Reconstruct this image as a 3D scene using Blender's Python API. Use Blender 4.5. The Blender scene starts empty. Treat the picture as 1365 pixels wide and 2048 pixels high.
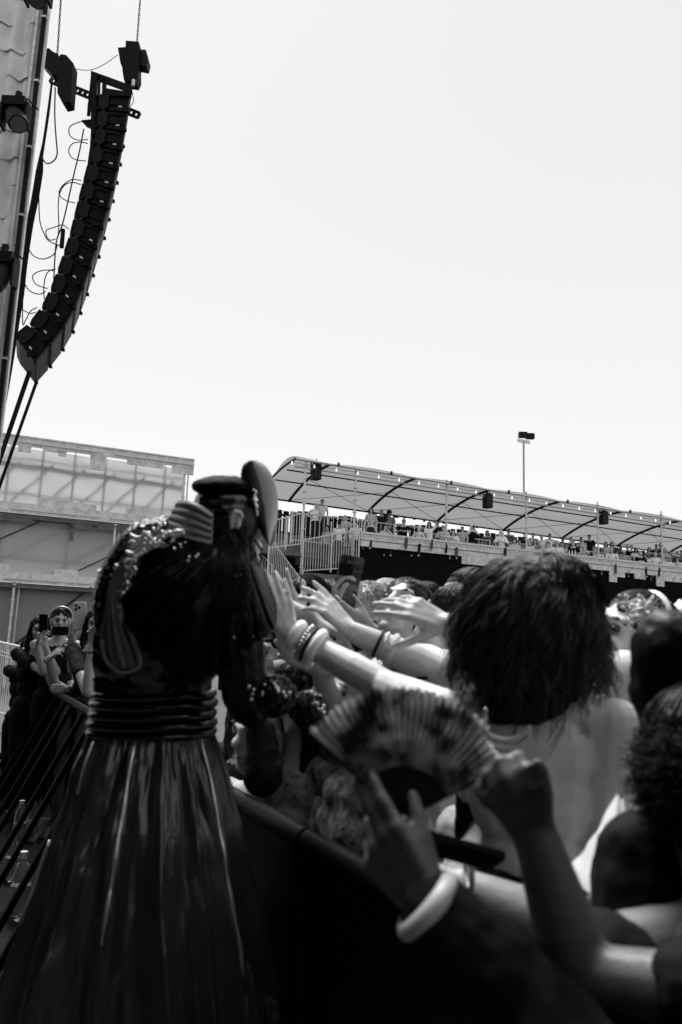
import bpy, math, random
import numpy as np
from mathutils import Vector, Matrix, noise
random.seed(7)
sc = bpy.context.scene
COL = sc.collection
rad = math.radians

# ---------------------------------------------------------------- camera
FPX = 1600.0; PITCH = rad(10.1); ROLL = rad(2.1); EYE = 1.45
cF = Vector((0, math.cos(PITCH), math.sin(PITCH)))
_u0 = Vector((0, -math.sin(PITCH), math.cos(PITCH))); _r0 = Vector((1, 0, 0))
cU = _u0*math.cos(ROLL) - _r0*math.sin(ROLL)
cR = _r0*math.cos(ROLL) + _u0*math.sin(ROLL)
CAM = Vector((0, 0, EYE))
cam = bpy.data.cameras.new('camera'); camo = bpy.data.objects.new('camera', cam); COL.objects.link(camo)
camo.matrix_world = Matrix(((cR.x, cU.x, -cF.x, CAM.x), (cR.y, cU.y, -cF.y, CAM.y), (cR.z, cU.z, -cF.z, CAM.z), (0, 0, 0, 1)))
cam.sensor_fit = 'VERTICAL'; cam.sensor_height = 36.0; cam.sensor_width = 24.0
cam.lens = FPX/2048*36.0
cam.clip_start = 0.05; cam.clip_end = 3000
cam.dof.use_dof = True; cam.dof.focus_distance = 16.0; cam.dof.aperture_fstop = 4.0
sc.camera = camo

# ---------------------------------------------------------------- light
SUN_AZ = rad(-24); SUN_EL = rad(60)
w = bpy.data.worlds.new('World'); sc.world = w; w.use_nodes = True
nt = w.node_tree; bg = nt.nodes['Background']
sky = nt.nodes.new('ShaderNodeTexSky'); sky.sky_type = 'NISHITA'; sky.sun_disc = False
sky.sun_elevation = SUN_EL; sky.sun_rotation = SUN_AZ; sky.air_density = 1.0; sky.dust_density = 2.5
bwn = nt.nodes.new('ShaderNodeRGBToBW')
nt.links.new(sky.outputs[0], bwn.inputs[0]); hz = nt.nodes.new('ShaderNodeMath'); hz.operation = 'MULTIPLY_ADD'; hz.inputs[1].default_value = .025; hz.inputs[2].default_value = 1.96 
gc = nt.nodes.new('ShaderNodeTexCoord'); gs = nt.nodes.new('ShaderNodeSeparateXYZ'); gi = nt.nodes.new('ShaderNodeMath'); gi.operation = 'SUBTRACT'; gi.inputs[0].default_value = 1; gi.use_clamp = True
gp = nt.nodes.new('ShaderNodeMath'); gp.operation = 'POWER'; gp.inputs[1].default_value = 2; gm_ = nt.nodes.new('ShaderNodeMath'); gm_.operation = 'MULTIPLY_ADD'; gm_.inputs[1].default_value = .48   # brighter toward the horizon
nt.links.new(gc.outputs['Generated'], gs.inputs[0]); nt.links.new(gs.outputs['Z'], gi.inputs[1]); nt.links.new(gi.outputs[0], gp.inputs[0]); nt.links.new(gp.outputs[0], gm_.inputs[0]); nt.links.new(hz.outputs[0], gm_.inputs[2])
  # thin even cloud over the clear sky
nt.links.new(bwn.outputs[0], hz.inputs[0]); nt.links.new(gm_.outputs[0], bg.inputs['Color'])
bg.inputs['Strength'].default_value = 0.12
sun = bpy.data.lights.new('sun', 'SUN'); sun.energy = 2.4; sun.angle = rad(32)
suno = bpy.data.objects.new('sun', sun); COL.objects.link(suno)
sd = Vector((math.sin(SUN_AZ)*math.cos(SUN_EL), math.cos(SUN_AZ)*math.cos(SUN_EL), math.sin(SUN_EL)))
suno.rotation_euler = sd.to_track_quat('Z', 'Y').to_euler(); suno.location = sd*60
vs = sc.view_settings; sc.display_settings.display_device = 'sRGB'
vs.view_transform = 'Standard'; vs.look = 'None'; vs.exposure = 1.75; vs.gamma = 1.0
sc.render.engine = 'CYCLES'
sc.cycles.max_bounces = 6; sc.cycles.transparent_max_bounces = 8

# ---------------------------------------------------------------- picture helpers
def ray(px, py): return cF + cR*((px-682.5)/FPX) - cU*((py-1024)/FPX)
def P(px, py, d): return CAM + ray(px, py)*d
def W(px, py, Y):
    r = ray(px, py); return CAM + r*(Y/r.y)
def G(px, py, z=0.0):
    r = ray(px, py); return CAM + r*((z-EYE)/r.z)
fA = Vector((-11.08, 26, 0)); fu = Vector((.9063, .4226, 0)); fn = Vector((.4226, -.9063, 0))
def T(s, o, h): return fA + fu*s + fn*o + Vector((0, 0, h))       # stand frame: along, toward the camera, height
Z = Vector((0, 0, 1))

# ---------------------------------------------------------------- materials
MATS = {}
def mat(name, v, rough=.6, metal=0.0, noise_=None, bump=None, coat=0.0, spec=.5, sss=0.0, trans=0.0, sheen=0.0, alpha=1.0, emit=0.0):
    if name in MATS: return MATS[name]
    m = bpy.data.materials.new(name); m.use_nodes = True; t = m.node_tree; b = t.nodes['Principled BSDF']
    b.inputs['Base Color'].default_value = (v, v, v, 1); b.inputs['Roughness'].default_value = rough
    b.inputs['Metallic'].default_value = metal; b.inputs['Specular IOR Level'].default_value = spec
    b.inputs['Coat Weight'].default_value = coat; b.inputs['Coat Roughness'].default_value = .08
    b.inputs['Sheen Weight'].default_value = sheen
    if sss:
        b.inputs['Subsurface Weight'].default_value = sss; b.inputs['Subsurface Radius'].default_value = (.012, .012, .012); b.inputs['Subsurface Scale'].default_value = 1.0
    if trans: b.inputs['Transmission Weight'].default_value = trans; b.inputs['IOR'].default_value = 1.33
    if alpha < 1: b.inputs['Alpha'].default_value = alpha
    if emit: b.inputs['Emission Color'].default_value = (1, 1, 1, 1); b.inputs['Emission Strength'].default_value = emit
    tc = t.nodes.new('ShaderNodeTexCoord')
    if noise_:
        sc_, amt = noise_
        n = t.nodes.new('ShaderNodeTexNoise'); n.inputs['Scale'].default_value = sc_; n.inputs['Detail'].default_value = 5; n.inputs['Roughness'].default_value = .65
        r = t.nodes.new('ShaderNodeMapRange'); r.inputs['From Min'].default_value = .3; r.inputs['From Max'].default_value = .7
        r.inputs['To Min'].default_value = max(0, v*(1-amt)); r.inputs['To Max'].default_value = v*(1+amt)
        t.links.new(tc.outputs['Object'], n.inputs['Vector']); t.links.new(n.outputs['Fac'], r.inputs['Value']); t.links.new(r.outputs['Result'], b.inputs['Base Color'])
    if bump:
        n2 = t.nodes.new('ShaderNodeTexNoise'); n2.inputs['Scale'].default_value = bump[0]; n2.inputs['Detail'].default_value = 4
        bp = t.nodes.new('ShaderNodeBump'); bp.inputs['Strength'].default_value = bump[1]; bp.inputs['Distance'].default_value = bump[2] if len(bump) > 2 else .01
        t.links.new(tc.outputs['Object'], n2.inputs['Vector']); t.links.new(n2.outputs['Fac'], bp.inputs['Height']); t.links.new(bp.outputs['Normal'], b.inputs['Normal'])
    MATS[name] = m; return m
def backlit(name, v, tr, noise_=(.6, .1)):
    """cloth that lets light through from behind"""
    if name in MATS: return MATS[name]
    m = mat(name, v, .8, noise_=noise_); t = m.node_tree; out = t.nodes['Material Output']; b = t.nodes['Principled BSDF']
    tl = t.nodes.new('ShaderNodeBsdfTranslucent'); tl.inputs['Color'].default_value = (tr, tr, tr, 1)
    mx = t.nodes.new('ShaderNodeMixShader'); mx.inputs[0].default_value = .5
    t.links.new(b.outputs[0], mx.inputs[1]); t.links.new(tl.outputs[0], mx.inputs[2]); t.links.new(mx.outputs[0], out.inputs['Surface'])
    return m
M_black = mat('black_steel', .006, .55, noise_=(9, .4), spec=.1)
M_dark = mat('dark_paint', .012, .55, noise_=(6, .4), spec=.15)
M_galv = mat('galvanised_tube', .55, .4, .6, noise_=(14, .25))
M_rail = mat('pale_rail', .6, .45, .2, noise_=(10, .15))
M_rubber = mat('black_cable', .004, .6, spec=.08)
M_white = mat('white_paint', .75, .5)

# ---------------------------------------------------------------- mesh builder
def frame_of(d, up=Z):
    d = Vector(d).normalized(); up = Vector(up)
    x = up.cross(d)
    if x.length < 1e-4: x = Vector((1, 0, 0)).cross(d)
    if x.length < 1e-4: x = Vector((0, 1, 0)).cross(d)
    x.normalize(); y = d.cross(x); return x, y, d
class MB:
    def __init__(s): s.v = []; s.f = []
    def add(s, vs, fs):
        o = len(s.v); s.v += [Vector(q) for q in vs]; s.f += [tuple(i+o for i in g) for g in fs]; return s
    def quad(s, a, b, c, d): return s.add([a, b, c, d], [(0, 1, 2, 3)])
    def prism(s, poly, vec):
        n = len(poly); vec = Vector(vec); a = [Vector(q) for q in poly]; b = [q+vec for q in a]
        return s.add(a+b, [tuple(range(n-1, -1, -1)), tuple(range(n, 2*n))]+[(i, (i+1) % n, n+(i+1) % n, n+i) for i in range(n)])
    def box(s, c, size, ax=None):
        c = Vector(c); X, Y, Zz = ax if ax else (Vector((1, 0, 0)), Vector((0, 1, 0)), Z)
        hx, hy, hz = [q/2 for q in size]
        return s.prism([c-X*hx-Y*hy-Zz*hz, c+X*hx-Y*hy-Zz*hz, c+X*hx+Y*hy-Zz*hz, c-X*hx+Y*hy-Zz*hz], Zz*(2*hz))
    def beam(s, a, b, w, h, up=Z):
        a = Vector(a); b = Vector(b); x, y, d = frame_of(b-a, up)
        return s.prism([a-x*w/2-y*h/2, a+x*w/2-y*h/2, a+x*w/2+y*h/2, a-x*w/2+y*h/2], b-a)
    def tube(s, pts, r, n=6, closed=False, up=Z, flat=None):
        pts = [Vector(p) for p in pts]; k = len(pts); rs = r if isinstance(r, (list, tuple)) else [r]*k
        vs = []; px_ = None
        for i, p in enumerate(pts):
            a = pts[(i-1) % k] if (closed or i > 0) else p; b = pts[(i+1) % k] if (closed or i < k-1) else p
            d = (b-a)
            if d.length < 1e-9: d = Vector((0, 0, 1))
            d.normalize()
            if px_ is None: x, y, d = frame_of(d, up)
            else:
                x = px_ - d*px_.dot(d)
                if x.length < 1e-6: x, y, d = frame_of(d, up)
                x.normalize(); y = d.cross(x)
            px_ = x
            for j in range(n):
                t = 2*math.pi*j/n; vs.append(p + x*math.cos(t)*rs[i]*(flat or 1) + y*math.sin(t)*rs[i])
        fs = []
        for i in range(k if closed else k-1):
            for j in range(n):
                a = i*n+j; b = i*n+(j+1) % n; c = ((i+1) % k)*n+(j+1) % n; d = ((i+1) % k)*n+j
                fs.append((a, b, c, d))
        if not closed: fs += [tuple(range(n-1, -1, -1)), tuple(range((k-1)*n, k*n))]
        return s.add(vs, fs)
    def ell(s, c, r, ax=None, n=14, m=9):
        c = Vector(c); X, Y, Zz = ax if ax else (Vector((1, 0, 0)), Vector((0, 1, 0)), Z)
        if not isinstance(r, (tuple, list)): r = (r, r, r)
        vs = [c - Zz*r[2]]
        for i in range(1, m):
            ph = -math.pi/2+math.pi*i/m
            for j in range(n):
                t = 2*math.pi*j/n; vs.append(c+X*(r[0]*math.cos(ph)*math.cos(t))+Y*(r[1]*math.cos(ph)*math.sin(t))+Zz*(r[2]*math.sin(ph)))
        vs.append(c+Zz*r[2]); fs = [(0, 1+(j+1) % n, 1+j) for j in range(n)]
        for i in range(m-2):
            for j in range(n):
                a = 1+i*n+j; b = 1+i*n+(j+1) % n; fs.append((a, b, b+n, a+n))
        t_ = 1+(m-2)*n; fs += [(t_+j, t_+(j+1) % n, len(vs)-1) for j in range(n)]
        return s.add(vs, fs)
    def limb(s, pts, rs, n=12):
        """chain of tapered capsules (for remeshing)"""
        for p, r in zip(pts, rs): s.ell(p, r, n=n, m=8)
        for i in range(len(pts)-1):
            if (Vector(pts[i+1])-Vector(pts[i])).length > 1e-4: s.tube([pts[i], pts[i+1]], [rs[i], rs[i+1]], n=n)
        return s
    def grid(s, rows, closed=False, thick=0):
        m = len(rows); n = len(rows[0]); vs = [q for r in rows for q in r]; fs = []
        for i in range(m-1):
            for j in range(n if closed else n-1):
                fs.append((i*n+j, i*n+(j+1) % n, (i+1)*n+(j+1) % n, (i+1)*n+j))
        return s.add(vs, fs)
    def build(s, name, m, parent=None, smooth=False, mods=None):
        me = bpy.data.meshes.new(name); 
        if parent is None:
            a = [min(q[i] for q in s.v) for i in range(3)]; b = [max(q[i] for q in s.v) for i in range(3)]
            off = Vector(((a[0]+b[0])/2, (a[1]+b[1])/2, a[2]))
        else: off = wl(parent)
        me.from_pydata([tuple(q-off) for q in s.v], [], s.f); me.update()
        if smooth:
            for p in me.polygons: p.use_smooth = True
            if smooth != 'all': me.set_sharp_from_angle(angle=rad(40))
        me.materials.append(m); o = bpy.data.objects.new(name, me); COL.objects.link(o)
        if parent is None: o.location = off
        else: o.parent = parent
        return o
    def skin(s, name, m, parent, voxel=.01, it=4, extra=None):
        """remesh the overlapping pieces into one continuous surface"""
        me = bpy.data.meshes.new('t'); me.from_pydata([tuple(q) for q in s.v], [], s.f); me.update()
        o = bpy.data.objects.new('t', me); COL.objects.link(o)
        r = o.modifiers.new('r', 'REMESH'); r.mode = 'VOXEL'; r.voxel_size = voxel
        if it: q = o.modifiers.new('s', 'SMOOTH'); q.iterations = it; q.factor = .5
        if extra:
            tx = bpy.data.textures.new('c', 'CLOUDS'); tx.noise_scale = extra[0]; tx.noise_depth = 2
            dm = o.modifiers.new('d', 'DISPLACE'); dm.texture = tx; dm.strength = extra[1]; dm.texture_coords = 'LOCAL'; dm.mid_level = .5
        dg = bpy.context.evaluated_depsgraph_get(); ev = o.evaluated_get(dg)
        nm = bpy.data.meshes.new_from_object(ev); bpy.data.objects.remove(o); bpy.data.meshes.remove(me)
        nm.name = name
        if parent is None:
            co = [v.co for v in nm.vertices]; off = Vector(((min(c.x for c in co)+max(c.x for c in co))/2, (min(c.y for c in co)+max(c.y for c in co))/2, min(c.z for c in co)))
        else: off = wl(parent)
        nm.transform(Matrix.Translation(-off))
        for p in nm.polygons: p.use_smooth = True
        nm.materials.clear(); nm.materials.append(m)
        ob = bpy.data.objects.new(name, nm); COL.objects.link(ob)
        if parent is None: ob.location = off
        else: ob.parent = parent
        return ob
def wl(o):
    v = Vector((0, 0, 0))
    while o: v = v+o.location; o = o.parent
    return v
def tag(o, label=None, cat=None, group=None, kind=None):
    if label: o['label'] = label
    if cat: o['category'] = cat
    if group: o['group'] = group
    if kind: o['kind'] = kind
    return o
def thing(name, label, cat, loc, group=None):
    o = bpy.data.objects.new(name, None); COL.objects.link(o); o.location = loc; o.empty_display_size = .1
    return tag(o, label, cat, group)
def copy_tree(o, loc=None, parent=None):
    c = o.copy(); COL.objects.link(c); c.parent = parent
    if loc is not None: c.location = loc
    for ch in [q for q in bpy.data.objects if q.parent == o and q != c]: copy_tree(ch, None, c)
    return c
def lerp(a, b, t): return a+(b-a)*t
def resample(pl, fr):
    pl = [Vector(q) for q in pl]; L = [0]
    for i in range(1, len(pl)): L.append(L[-1]+(pl[i]-pl[i-1]).length)
    out = []
    for f_ in fr:
        t = f_*L[-1]; i = 1
        while i < len(pl)-1 and L[i] < t: i += 1
        k = (t-L[i-1])/(L[i]-L[i-1]); out.append(pl[i-1].lerp(pl[i], k))
    return out
def spline(pts, n=8):
    pts = [Vector(p) for p in pts]; out = []
    q = [pts[0]*2-pts[1]]+pts+[pts[-1]*2-pts[-2]]
    for i in range(1, len(q)-2):
        for k in range(n):
            t = k/n; a, b, c, d = q[i-1], q[i], q[i+1], q[i+2]
            out.append(.5*((2*b)+(c-a)*t+(2*a-5*b+4*c-d)*t*t+(3*b-a-3*c+d)*t**3))
    out.append(pts[-1]); return out

# ================================================================ THE SETTING
g = MB().quad((-900, -900, 0), (900, -900, 0), (900, 1500, 0), (-900, 1500, 0)).build('ground', mat('asphalt', .03, .9, noise_=(3, .35), bump=(40, .4)))
tag(g, kind='structure')

# ---- stage side wall (left edge of the picture), 10 m away
SY = 10.0
wx = W(64, 220, SY).x
m_wall = mat('weathered_sheeting', .72, .7, noise_=(2.2, .22), bump=(3, .5, .05))
t_ = m_wall.node_tree
stage = thing('stage_tower', 'tall stage side tower clad in pale overlapping weathered sheeting with dark corner post', 'stage tower', (wx-1.5, SY, 0))
mb = MB()
X0 = wx-3.4; nx = 170; rows = []
for k in range(60):
    z0 = k*.42-.0; z1 = z0+.42
    for z, o in ((z0, 0.0), (z1+.02, .018)):
        row = []
        for i in range(nx+1):
            x = X0+(wx-X0)*i/nx
            y = SY+.035*math.sin(x*2*math.pi/.24)+o+.012*math.sin(x*9+k*2.1)
            row.append((x, y, z+.03*math.sin(x*2*math.pi/.24*.5+k)))
        rows.append(row)
mb.grid(rows)
mb.build('sheeting', m_wall, stage, smooth=True)
mb = MB().box((wx-1.75, SY+.1, 12.6), (3.4, .04, 25.2)); mb.build('backing', mat('grey_board', .3), stage)
MB().box((wx+.03, SY-.0, 12.6), (.055, .05, 25.2)).build('corner_post', M_dark, stage)
MB().box((wx-.04, SY-.06, 12.6), (.035, .05, 25.2)).box((wx+.075, SY+.02, 12.6), (.03, .05, 25.2)).build('edge_tube', M_galv, stage)
for z in range(2, 25): MB().box((wx+.03, SY-.02, z*1.02), (.07, .06, .03)).build('strap_clip', M_galv, stage)

# lamps clamped on the tower
def moving_head(px, py, s, label, tilt):
    c = W(px, py, SY-.5); r = thing('stage_lamp', label, 'stage lamp', c, 'stage lamps clamped on the tower')
    MB().tube([c+Vector((.02, 0, .28*s)), c+Vector((-.02, .02, .12*s))], .035*s, 8).build('hanging_pipe', M_dark, r, True)
    mb = MB().box(c+Vector((0, 0, .12*s)), (.24*s, .2*s, .1*s)).box(c+Vector((.13*s, 0, -.01*s)), (.03, .14*s, .26*s)).box(c+Vector((-.13*s, 0, -.01*s)), (.03, .14*s, .26*s))
    mb.build('yoke', M_black, r)
    a = Vector((math.sin(tilt), -.5, -math.cos(tilt))).normalized()
    MB().tube([c-a*.12*s, c-a*.05*s, c+a*.13*s, c+a*.2*s], [.07*s, .1*s, .11*s, .1*s], 12).build('lamp_head', M_dark, r, True)
    MB().tube([c+a*.195*s, c+a*.21*s], .085*s, 12).build('lens', mat('lens_glass', .1, .05, coat=1), r, True)
    MB().tube([c+Vector((.02, .0, .16*s)), c+Vector((.1*s, .02, .22*s)), c+Vector((.2*s, .1, .14*s))], .012, 6).build('clamp_arm', M_black, r, True)
    MB().tube(spline([c+Vector((-.1*s, 0, .1*s)), c+Vector((-.2*s, 0, .0)), c+Vector((-.16*s, .05, .12*s)), c+Vector((-.05*s, .1, .22*s))], 5), .008, 5).build('cable', M_rubber, r)
moving_head(31, 232, 1.25, 'black stage lamp hanging from a short pipe high on the pale tower', .5)
moving_head(3, 545, 1.35, 'black stage lamp half out of the picture lower on the pale tower', -.2)
moving_head(78, -14, 1.2, 'black stage lamp at the very top edge of the pale tower', .2)

# ---- line array of loudspeakers, 12 m away
AY = 12.0
def PW(l, Y): return [W(x, y, Y) for x, y in l]
wv = Vector((-.38, 1.02, 0))
rear = PW([(186, 186), (183, 240), (173, 320), (152, 400), (135, 470), (111, 540), (89, 596), (65, 633), (46, 652), (24, 668)], AY)
front = PW([(260, 188), (255, 235), (243, 300), (228, 370), (214, 425), (197, 482), (179, 540), (161, 590), (141, 637), (110, 680), (69, 726)], AY)
NB = 14
# widening spacing follows the photograph's boxes
R_ = resample(rear, [i/NB for i in range(NB+1)]); F_ = resample(front, [i/NB for i in range(NB+1)])
M_box = mat('speaker_paint', .004, .5, spec=.1, noise_=(12, .5), bump=(60, .3, .004)); M_grille = mat('speaker_grille', .014, .5, .0, spec=.15, noise_=(50, .4)); M_edge = mat('worn_edge', .05, .5, 0, spec=.3)
M_tagp = mat('pale_badge', .55, .5)
arr_c = (R_[NB]+F_[NB])/2
for i in range(NB):
    a, b, c, d = R_[i], F_[i], F_[i+1], R_[i+1]
    ctr = (a+b+c+d)/4+wv/2
    words = ['first', 'second', 'third', 'fourth', 'fifth', 'sixth', 'seventh', 'eighth', 'ninth', 'tenth', 'eleventh', 'twelfth', 'thirteenth', 'lowest']
    sp = thing('line_array_speaker', f'black loudspeaker box, {words[i]} from the top of the hanging curved array' if i < 13 else 'black loudspeaker box at the very bottom of the hanging curved array', 'loudspeaker', ctr, 'loudspeakers of the hanging line array')
    g_ = .045; a2 = a.lerp(d, g_); b2 = b.lerp(c, g_); c2 = c.lerp(b, g_); d2 = d.lerp(a, g_)
    a2 = a2.lerp(b2, .06); d2 = d2.lerp(c2, .06)
    h = (d2-a2); ch = [a2+h*.12, a2.lerp(b2, .25), b2, c2, d2.lerp(c2, .25), d2-h*.12]
    MB().prism(ch, wv).build('cabinet', M_box, sp)
    # front grille: two framed halves
    e = (b2-a2).normalized()
    gm = MB()
    for t0, t1 in ((.02, .49), (.51, .98)):
        gm.prism([b2.lerp(c2, .1)+wv*t0, b2.lerp(c2, .1)+wv*t1, b2.lerp(c2, .9)+wv*t1, b2.lerp(c2, .9)+wv*t0], e*.02)
    gm.build('grille', M_grille, sp)
    em = MB()
    for t in (.01, .5, .99): em.beam(b2+wv*t+e*.005, c2+wv*t+e*.005, .022, .04, wv)
    em.beam(b2.lerp(c2, .05)+e*.008, b2.lerp(c2, .05)+wv+e*.008, .02, .04); em.beam(b2.lerp(c2, .95)+e*.008, b2.lerp(c2, .95)+wv+e*.008, .02, .04)
    em.build('grille_frame', M_edge, sp)
    # side hardware: round ear, ribs, rigging pins
    nrm = wv.normalized()*-1; side = MB()
    m0 = a2.lerp(b2, .27); m1 = d2.lerp(c2, .27); cc = (m0+m1)/2; ll = (m1-m0)/2; ww = (b2-a2).normalized()*.085
    side.prism([cc-ll*1.1, cc-ll*.6+ww, cc+ll*.6+ww, cc+ll*1.1, cc+ll*.6-ww, cc-ll*.6-ww], nrm*.05)
    side.build('side_plate', mat('side_plate_grey', .008, .5, spec=.12), sp)
    rb = MB()
    for t in (.05, .12, .62, .95): rb.beam(a2.lerp(d2, t).lerp(b2.lerp(c2, t), .42)+nrm*.012, b2.lerp(c2, t).lerp(a2.lerp(d2, t), .12)+nrm*.012, .02, .025)
    rb.build('side_rib', M_box, sp)
    hb_ = []
    class _A:
        def box(s_, *a): MB().box(*a).build('rigging_pin', M_black, sp)
    hb = _A()
    p = b2.lerp(c2, .97); hb.box(p+nrm*.03, (.05, .05, .06)); p = p+wv*.93; hb.box(p+e*.03, (.05, .05, .05)); hb.box(b2.lerp(c2, .97).lerp(d2, .22)+nrm*.03, (.11, .04, .05))
    hb.box(d2.lerp(c2, .12)+nrm*.03, (.05, .05, .05))
    # the little pale badge
    q = b2.lerp(c2, .74).lerp(a2.lerp(d2, .74), .24 if i < 8 else .38); ex = (b2-a2).normalized(); ey = (c2-b2).normalized()
    if i != 6: MB().prism([q-ex*.032-ey*.012, q+ex*.032-ey*.012, q+ex*.032+ey*.012, q-ex*.032+ey*.012], nrm*.02).build('badge', M_tagp, sp)
# the tilt strap on the lowest box
b = thing('flying_frame', 'black steel flying frame above the topmost box of the speaker array', 'rigging', W(225, 170, AY))
def slab(mb, pts, Y, th): return mb.prism(PW(pts, Y), Vector((0, th, 0)))
m_ = MB(); slab(m_, [(182, 141), (262, 170), (265, 184), (186, 155)], AY-.05, .06); slab(m_, [(182, 141), (194, 146), (190, 268), (182, 268)], AY-.06, .06)
slab(m_, [(196, 150), (200, 151), (199, 192), (195, 192)], AY-.05, .06); slab(m_, [(205, 152), (212, 155), (211, 192), (204, 192)], AY-.05, .06)
slab(m_, [(212, 176), (262, 184), (262, 192), (212, 190)], AY-.04, .06)
slab(m_, [(176, 205), (186, 207), (185, 220), (175, 217)], AY-.05, .06); slab(m_, [(163, 240), (186, 238), (186, 256), (172, 250)], AY-.05, .06)
m_.build('side_plate', M_black, b)
m_ = MB(); slab(m_, [(182, 141), (262, 170), (265, 184), (186, 155)], AY+.9, .06); m_.beam(W(186, 150, AY), W(186, 150, AY)+wv, .06, .08); m_.beam(W(262, 178, AY), W(262, 178, AY)+wv, .06, .08)
m_.build('cross_member', M_black, b)
b2_ = thing('perforated_beam', 'black perforated steel bar running crosswise through the top of the array', 'rigging', W(190, 195, AY+.6))
m_ = MB(); p0 = W(103, 160, AY+.6); p1 = W(278, 231, AY+.6); dv = (p1-p0); up = frame_of(dv, Z)[1]
for o in (-.05, .05): m_.beam(p0+up*o, p1+up*o, .05, .03)
for k in range(0, 19): m_.beam(p0+dv*(k/18)-up*.05, p0+dv*(k/18)+up*.05, .05, .04, dv)
m_.build('bar', M_black, b2_)
# chain hoists
def hoist(polys, chain, label, Y, th=.22):
    c = W(*polys[0][0], Y); h = thing('chain_hoist', label, 'chain hoist', c, 'chain hoists of the speaker array')
    nm = ['body', 'motor', 'chain_bag']
    for k, pl in enumerate(polys): slab(MB(), pl, Y+(.04*k), th if k == 0 else th*.8).build(nm[min(k, 2)], M_black if k < 2 else M_dark, h)
    a = W(*chain[0], Y+.1); b_ = W(*chain[1], Y+.1); n = int((a-b_).length/.05); m_ = MB()
    for k in range(n):
        p = a.lerp(b_, k/n); q = a.lerp(b_, (k+.9)/n); x = Vector((.012, 0, 0)) if k % 2 else Vector((0, .012, 0))
        m_.tube([p-x, p+x, q+x, q-x], .007, 5, closed=True)
    m_.build('chain', M_rubber, h); return h
h1 = hoist([[(122, 108), (133, 110), (147, 126), (141, 203), (127, 206), (115, 186), (117, 115)], [(88, 98), (98, 96), (106, 103), (117, 108), (116, 150), (104, 148), (85, 128)]], [(124, -30), (115, 112)], 'black chain hoist at the rear of the array, next to the tower', AY-.35)
h2 = hoist([[(252, 81), (278, 83), (280, 100), (277, 128), (277, 152), (272, 163), (248, 159), (245, 140), (251, 110)], [(236, 95), (252, 94), (252, 127), (241, 125)], [(278, 99), (292, 99), (297, 118), (294, 133), (278, 130)]], [(283, -30), (274, 90)], 'black chain hoist above the front of the array with a round side cover', AY+.1)
m_ = MB().tube([W(268, 160, AY+.1), W(266, 172, AY+.1)], .03, 8); m_.build('hook', M_galv, h2, True)
# cables
def cable(pts, r, Y, label, th=None, name='cable', cat='cable', group='cables hanging beside the speaker array', sm=6):
    pp = [W(x, y, Y) for x, y in pts]; sp_ = spline(pp, sm)
    if isinstance(r, list):
        rr = []; 
        for i in range(len(r)-1): rr += [lerp(r[i], r[i+1], k/sm) for k in range(sm)]
        rr.append(r[-1])
    else: rr = r
    o = MB().tube(sp_, rr, 7).build(name, M_rubber, None, 'all'); tag(o, label, cat, group); return o
k_ = AY/FPX/2
cable([(105, 158), (97, 225), (88, 285), (83, 312), (79, 345), (70, 400), (60, 450), (49, 530), (42, 590), (32, 650), (22, 725), (10, 800), (0, 860), (-12, 930)], [q*k_ for q in (4, 6, 6, 8, 15, 15, 14, 12, 13, 13, 10, 8, 6, 6)], AY-.6, 'thick taped bundle of cables beside the array, falling down to the left')
cable([(111, 175), (110, 230), (113, 280), (115, 305), (111, 318), (101, 326), (92, 326), (86, 318)], .011, AY-.55, 'thin drooping cable loop near the chain hoist by the tower')
cable([(178, 242), (160, 244), (142, 252), (138, 263), (143, 274), (156, 280), (176, 279)], .0085, AY-.05, 'round cable loop at the first connectors, topmost of the loops behind the array')
cable([(176, 287), (160, 284), (145, 288), (138, 301), (143, 314), (155, 320), (172, 322)], .0085, AY-.05, 'round cable loop just below the topmost loop behind the array')
cable([(163, 361), (145, 359), (128, 369), (119, 383), (122, 394), (135, 402), (150, 406)], .0085, AY-.05, 'round cable loop halfway up the array')
cable([(162, 369), (146, 365), (130, 370), (120, 387), (117, 410), (118, 455), (116, 475)], .0085, AY-.07, 'cable arching from a connector and hanging straight down beside the halfway loop')
cable([(168, 258), (160, 300), (148, 350), (137, 400), (125, 450), (114, 480), (110, 520), (108, 560)], .011, AY-.12, 'long straight multicore cable running down behind the array')
cable([(78, 380), (80, 440), (90, 470), (100, 483), (122, 492)], .009, AY-.3, 'cable swinging from the thick bundle to the middle connector block')
cable([(138, 458), (125, 450), (108, 455), (94, 460), (93, 470), (100, 480), (112, 478)], .0085, AY-.06, 'small cable loop at the middle connector block')
cable([(59, 500), (68, 512), (85, 518), (100, 514), (110, 506), (115, 490)], .009, AY-.3, 'cable sagging from the thick bundle below the middle block')
cable([(110, 542), (95, 540), (78, 543), (66, 552), (70, 566), (82, 573), (96, 577)], .0085, AY-.05, 'round cable loop on the lower half of the array')
cable([(112, 538), (100, 541), (92, 552), (88, 575), (89, 598)], .0085, AY-.06, 'short cable curving down from a lower connector')
cable([(48, 563), (56, 578), (68, 586), (82, 588), (92, 582)], .009, AY-.3, 'cable sagging from the thick bundle beside the lower loop')
cable([(38, 615), (50, 622), (62, 627), (72, 624)], .0085, AY-.2, 'short cable crossing to the second lowest box')
cable([(75, 615), (62, 622), (52, 640), (46, 648), (46, 600), (46, 575)], .0085, AY-.15, 'cable dropping straight to the lowest boxes')
cable([(42, 632), (38, 640), (34, 655), (26, 664)], .0085, AY-.15, 'stub of cable at the tip of the lowest box')
cable([(147, 137), (165, 140), (186, 139), (210, 128), (236, 110)], .006, AY+.1, 'thin slack cable strung between the two chain hoists')
cable([(262, 180), (268, 200), (262, 212), (258, 222)], .006, AY, 'short safety wire at the front of the flying frame')
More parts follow.
